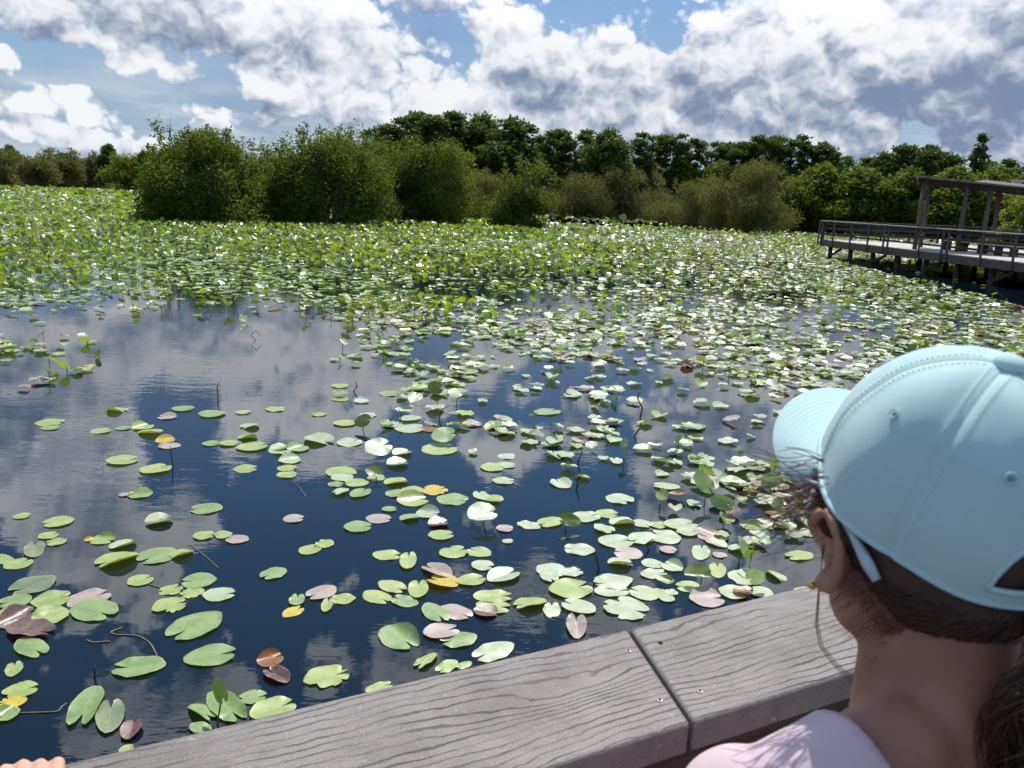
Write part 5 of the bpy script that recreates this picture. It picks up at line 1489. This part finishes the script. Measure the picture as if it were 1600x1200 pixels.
# ================================================================== what sets each lily pad apart
CW = {'g': 'green', 'p': 'yellow-green', 's': 'silvery green', 'd': 'dull olive', 'u': 'purple-brown', 'w': 'mauve', 'y': 'bright yellow', 'o': 'rusty brown', 'k': 'dark green'}
def compass(o, phi):
    a = proj(o.location); b = proj(Vector(o.location) + Vector((math.cos(phi), math.sin(phi), 0)) * .1)
    d = math.degrees(math.atan2(-(b[1] - a[1]), b[0] - a[0])) % 360
    return ('right', 'up right', 'away', 'up left', 'left', 'down left', 'railward', 'down right')[int((d + 22.5) // 45) % 8]
ORD = ['leftmost', 'second from left', 'third from left', 'fourth from left', 'fifth from left', 'sixth from left', 'seventh from left', 'eighth from left', 'ninth from left', 'tenth from left']
rows_ = []
for i, p in enumerate(PADS):
    X, Y = proj((p['x'], p['y'], 0)); p['X'], p['Y'] = X, Y
for i, p in enumerate(PADS):
    size = 'large ' if p['L'] > .29 else 'small ' if p['L'] < .185 else ''
    kw = p['kw']
    if p['r'] > 0.03: shape = 'leaf on raised stem'
    elif kw.get('torn'): shape = 'ragged pad'
    elif kw.get('curl', 0) > .55: shape = 'half-curled pad'
    elif kw.get('fold', 0) > .25: shape = 'creased pad'
    elif p['W'] / p['L'] > .95: shape = 'rounded pad'
    elif p['W'] / p['L'] < .58: shape = 'narrow pad'
    else: shape = 'pad'
    best = None
    for q in PADS:
        if q is p or q['k'] == p['k']: continue
        d = math.hypot(q['x'] - p['x'], q['y'] - p['y'])
        if d < .42 * (q['L'] + p['L']) and (best is None or d < best[0]): best = (d, q)
    X, Y = p['X'], p['Y']
    rail_y = 1220 - 0.235 * X
    if rail_y - Y < 75 and X > -20: row = 'beside the railing'
    elif Y > 860: row = 'in the near water'
    elif Y > 730: row = 'farther out'
    elif Y > 610: row = 'in mid pond'
    else: row = 'in the far drift'
    col = 'far left' if X < 160 else 'left' if X < 420 else 'centre left' if X < 640 else 'centre' if X < 840 else 'centre right' if X < 1040 else 'right by the cap'
    tip = compass(p['o'], p['phi'])
    lab = [f"{size}{CW[p['k']]} {shape}", f"touching {CW[best[1]['k']]} pad" if best else None, f"tip {tip}", f"{row}, {col}"]
    p['lab'] = lab
def full(p, tip):
    a = [x for k, x in enumerate(p['lab']) if x and (k != 2 or tip)]
    return ', '.join(a)
groups_ = {}
for p in PADS: groups_.setdefault(full(p, False), []).append(p)
final_ = {}
for k, ps in groups_.items():
    for p in ps: final_.setdefault(k if len(ps) == 1 else full(p, True), []).append(p)
for k, ps in final_.items():
    ps.sort(key=lambda p: p['X'])
    for i, p in enumerate(ps):
        t = k
        if len(ps) > 1: t = (ORD[i] if i < len(ORD) else 'rightmost') + ' ' + k
        w = t.replace(',', '').split()
        if len(w) > 16: t = t.replace(' pad,', ',', 1)
        if len(t.replace(',', '').split()) > 16: t = t.replace('small ', '').replace('large ', '')
        if len(t.replace(',', '').split()) > 16: t = t.replace('half-curled', 'curled').replace('on raised stem', 'raised').replace(', tip', ' tip').replace('yellow-green', 'yellowish').replace('in the near water', 'near water')
        if len(t.replace(',', '').split()) > 16: t = t.replace('silvery green', 'silvery').replace('from left', '')
        tag(p['o'], t, 'lily pad', 'lily pads in the near water')

# ================================================================== dead stalks and drifting stems
def stalk(px_pts, r, label, mat=None, name='dead_stalk', cat='stalk'):
    """a bent stalk standing in the water; px_pts = (x, y) foot first, then points above it at the same distance"""
    foot = on(*px_pts[0]); root = [Vector((0, 0, -.25)), Vector((0, 0, 0))]
    pts = root + [far(x, y, foot.y) - foot for x, y in px_pts[1:]]
    mb = MB(); mb.tube(pts, [r] * (len(pts) - 1) + [r * .6], 6); o = mb.build(name, mat or m_dryst, smooth=True); o.location = foot
    tag(o, label, cat, 'dead stalks in the pond')
for pts, r, lab in (
    ([(341, 620), (339, 606), (342, 598)], .007, 'short upright dead stalk in open water at left, beyond the near pads'),
    ([(400, 532), (392, 524), (400, 516), (408, 526)], .006, 'bent dead stalk making a small loop at the edge of the far mat'),
    ([(552, 612), (558, 604), (556, 596)], .008, 'kinked dead stalk above the blue patch left of centre'),
    ([(624, 662), (628, 648), (622, 638)], .007, 'thin dead stalk between floating pads in the middle of the pond'),
    ([(686, 655), (690, 640), (702, 634)], .007, 'dead stalk leaning right beside a raised dark leaf'),
    ([(906, 744), (903, 722), (910, 704)], .009, 'tall crooked dead stalk in the crowded pads right of centre'),
    ([(936, 890), (931, 868), (930, 858)], .007, 'straight dead stalk standing by the crowded pads near the railing'),
    ([(1014, 860), (1010, 850), (1021, 842)], .007, 'hooked dead stalk among silvery pads left of the child'),
    ([(1000, 652), (1004, 638), (996, 622), (1000, 612)], .010, 'dark withered stalk with a curled tip, well out to the right'),
    ([(270, 728), (268, 712), (266, 698)], .006, 'thin dark stalk below the yellow pad at left'),
    ([(590, 516), (600, 510), (588, 506), (604, 503)], .009, 'tangled dead stalk at the near edge of the far mat'),
    ([(148, 1058), (148, 1046), (147, 1040)], .006, 'short dark stalk with a pale tip near the lower left corner')):
    stalk(pts, r, lab)
m_tan = flat_mat('tan_stem', rgb(128, 112, 72), 0.55, rgb(158, 142, 96), 20.0)
def drift(px_pts, r, label):
    w = [on(x, y, .004) for x, y in px_pts]; o_ = w[0].copy()
    q = []
    for i in range(len(w) - 1):
        for k in range(4): q.append(w[i].lerp(w[i + 1], k / 4))
    q.append(w[-1])
    for _ in range(2): q = [q[0]] + [(q[i - 1] + q[i] * 2 + q[i + 1]) / 4 for i in range(1, len(q) - 1)] + [q[-1]]
    mb = MB(); mb.tube([p - o_ for p in q], r, 7); o = mb.build('floating_stem', m_tan, smooth=True); o.location = o_
    tag(o, label, 'stem', 'loose stems afloat')
drift([(190, 981), (172, 987), (178, 992), (215, 992), (235, 1004), (246, 1026)], .0038, 'long tan stem curling like a hook, afloat above a narrow green pad')
drift([(136, 1000), (144, 1004), (172, 1002)], .0038, 'short forked tan stem afloat at lower left')
drift([(30, 1114), (60, 1113), (92, 1112), (96, 1104), (104, 1099)], .0032, 'green stem with a curled end, trailing from the folded pad at the left edge')
drift([(296, 850), (320, 868), (342, 888)], .0026, 'thin stem trailing from paired yellow-green pads at left')
drift([(458, 752), (470, 764), (480, 778)], .0026, 'thin stem trailing from a stacked pair of pads left of centre')
drift([(230, 912), (244, 916), (254, 920)], .0034, 'short stem joining two yellow-green pads near the lower left')
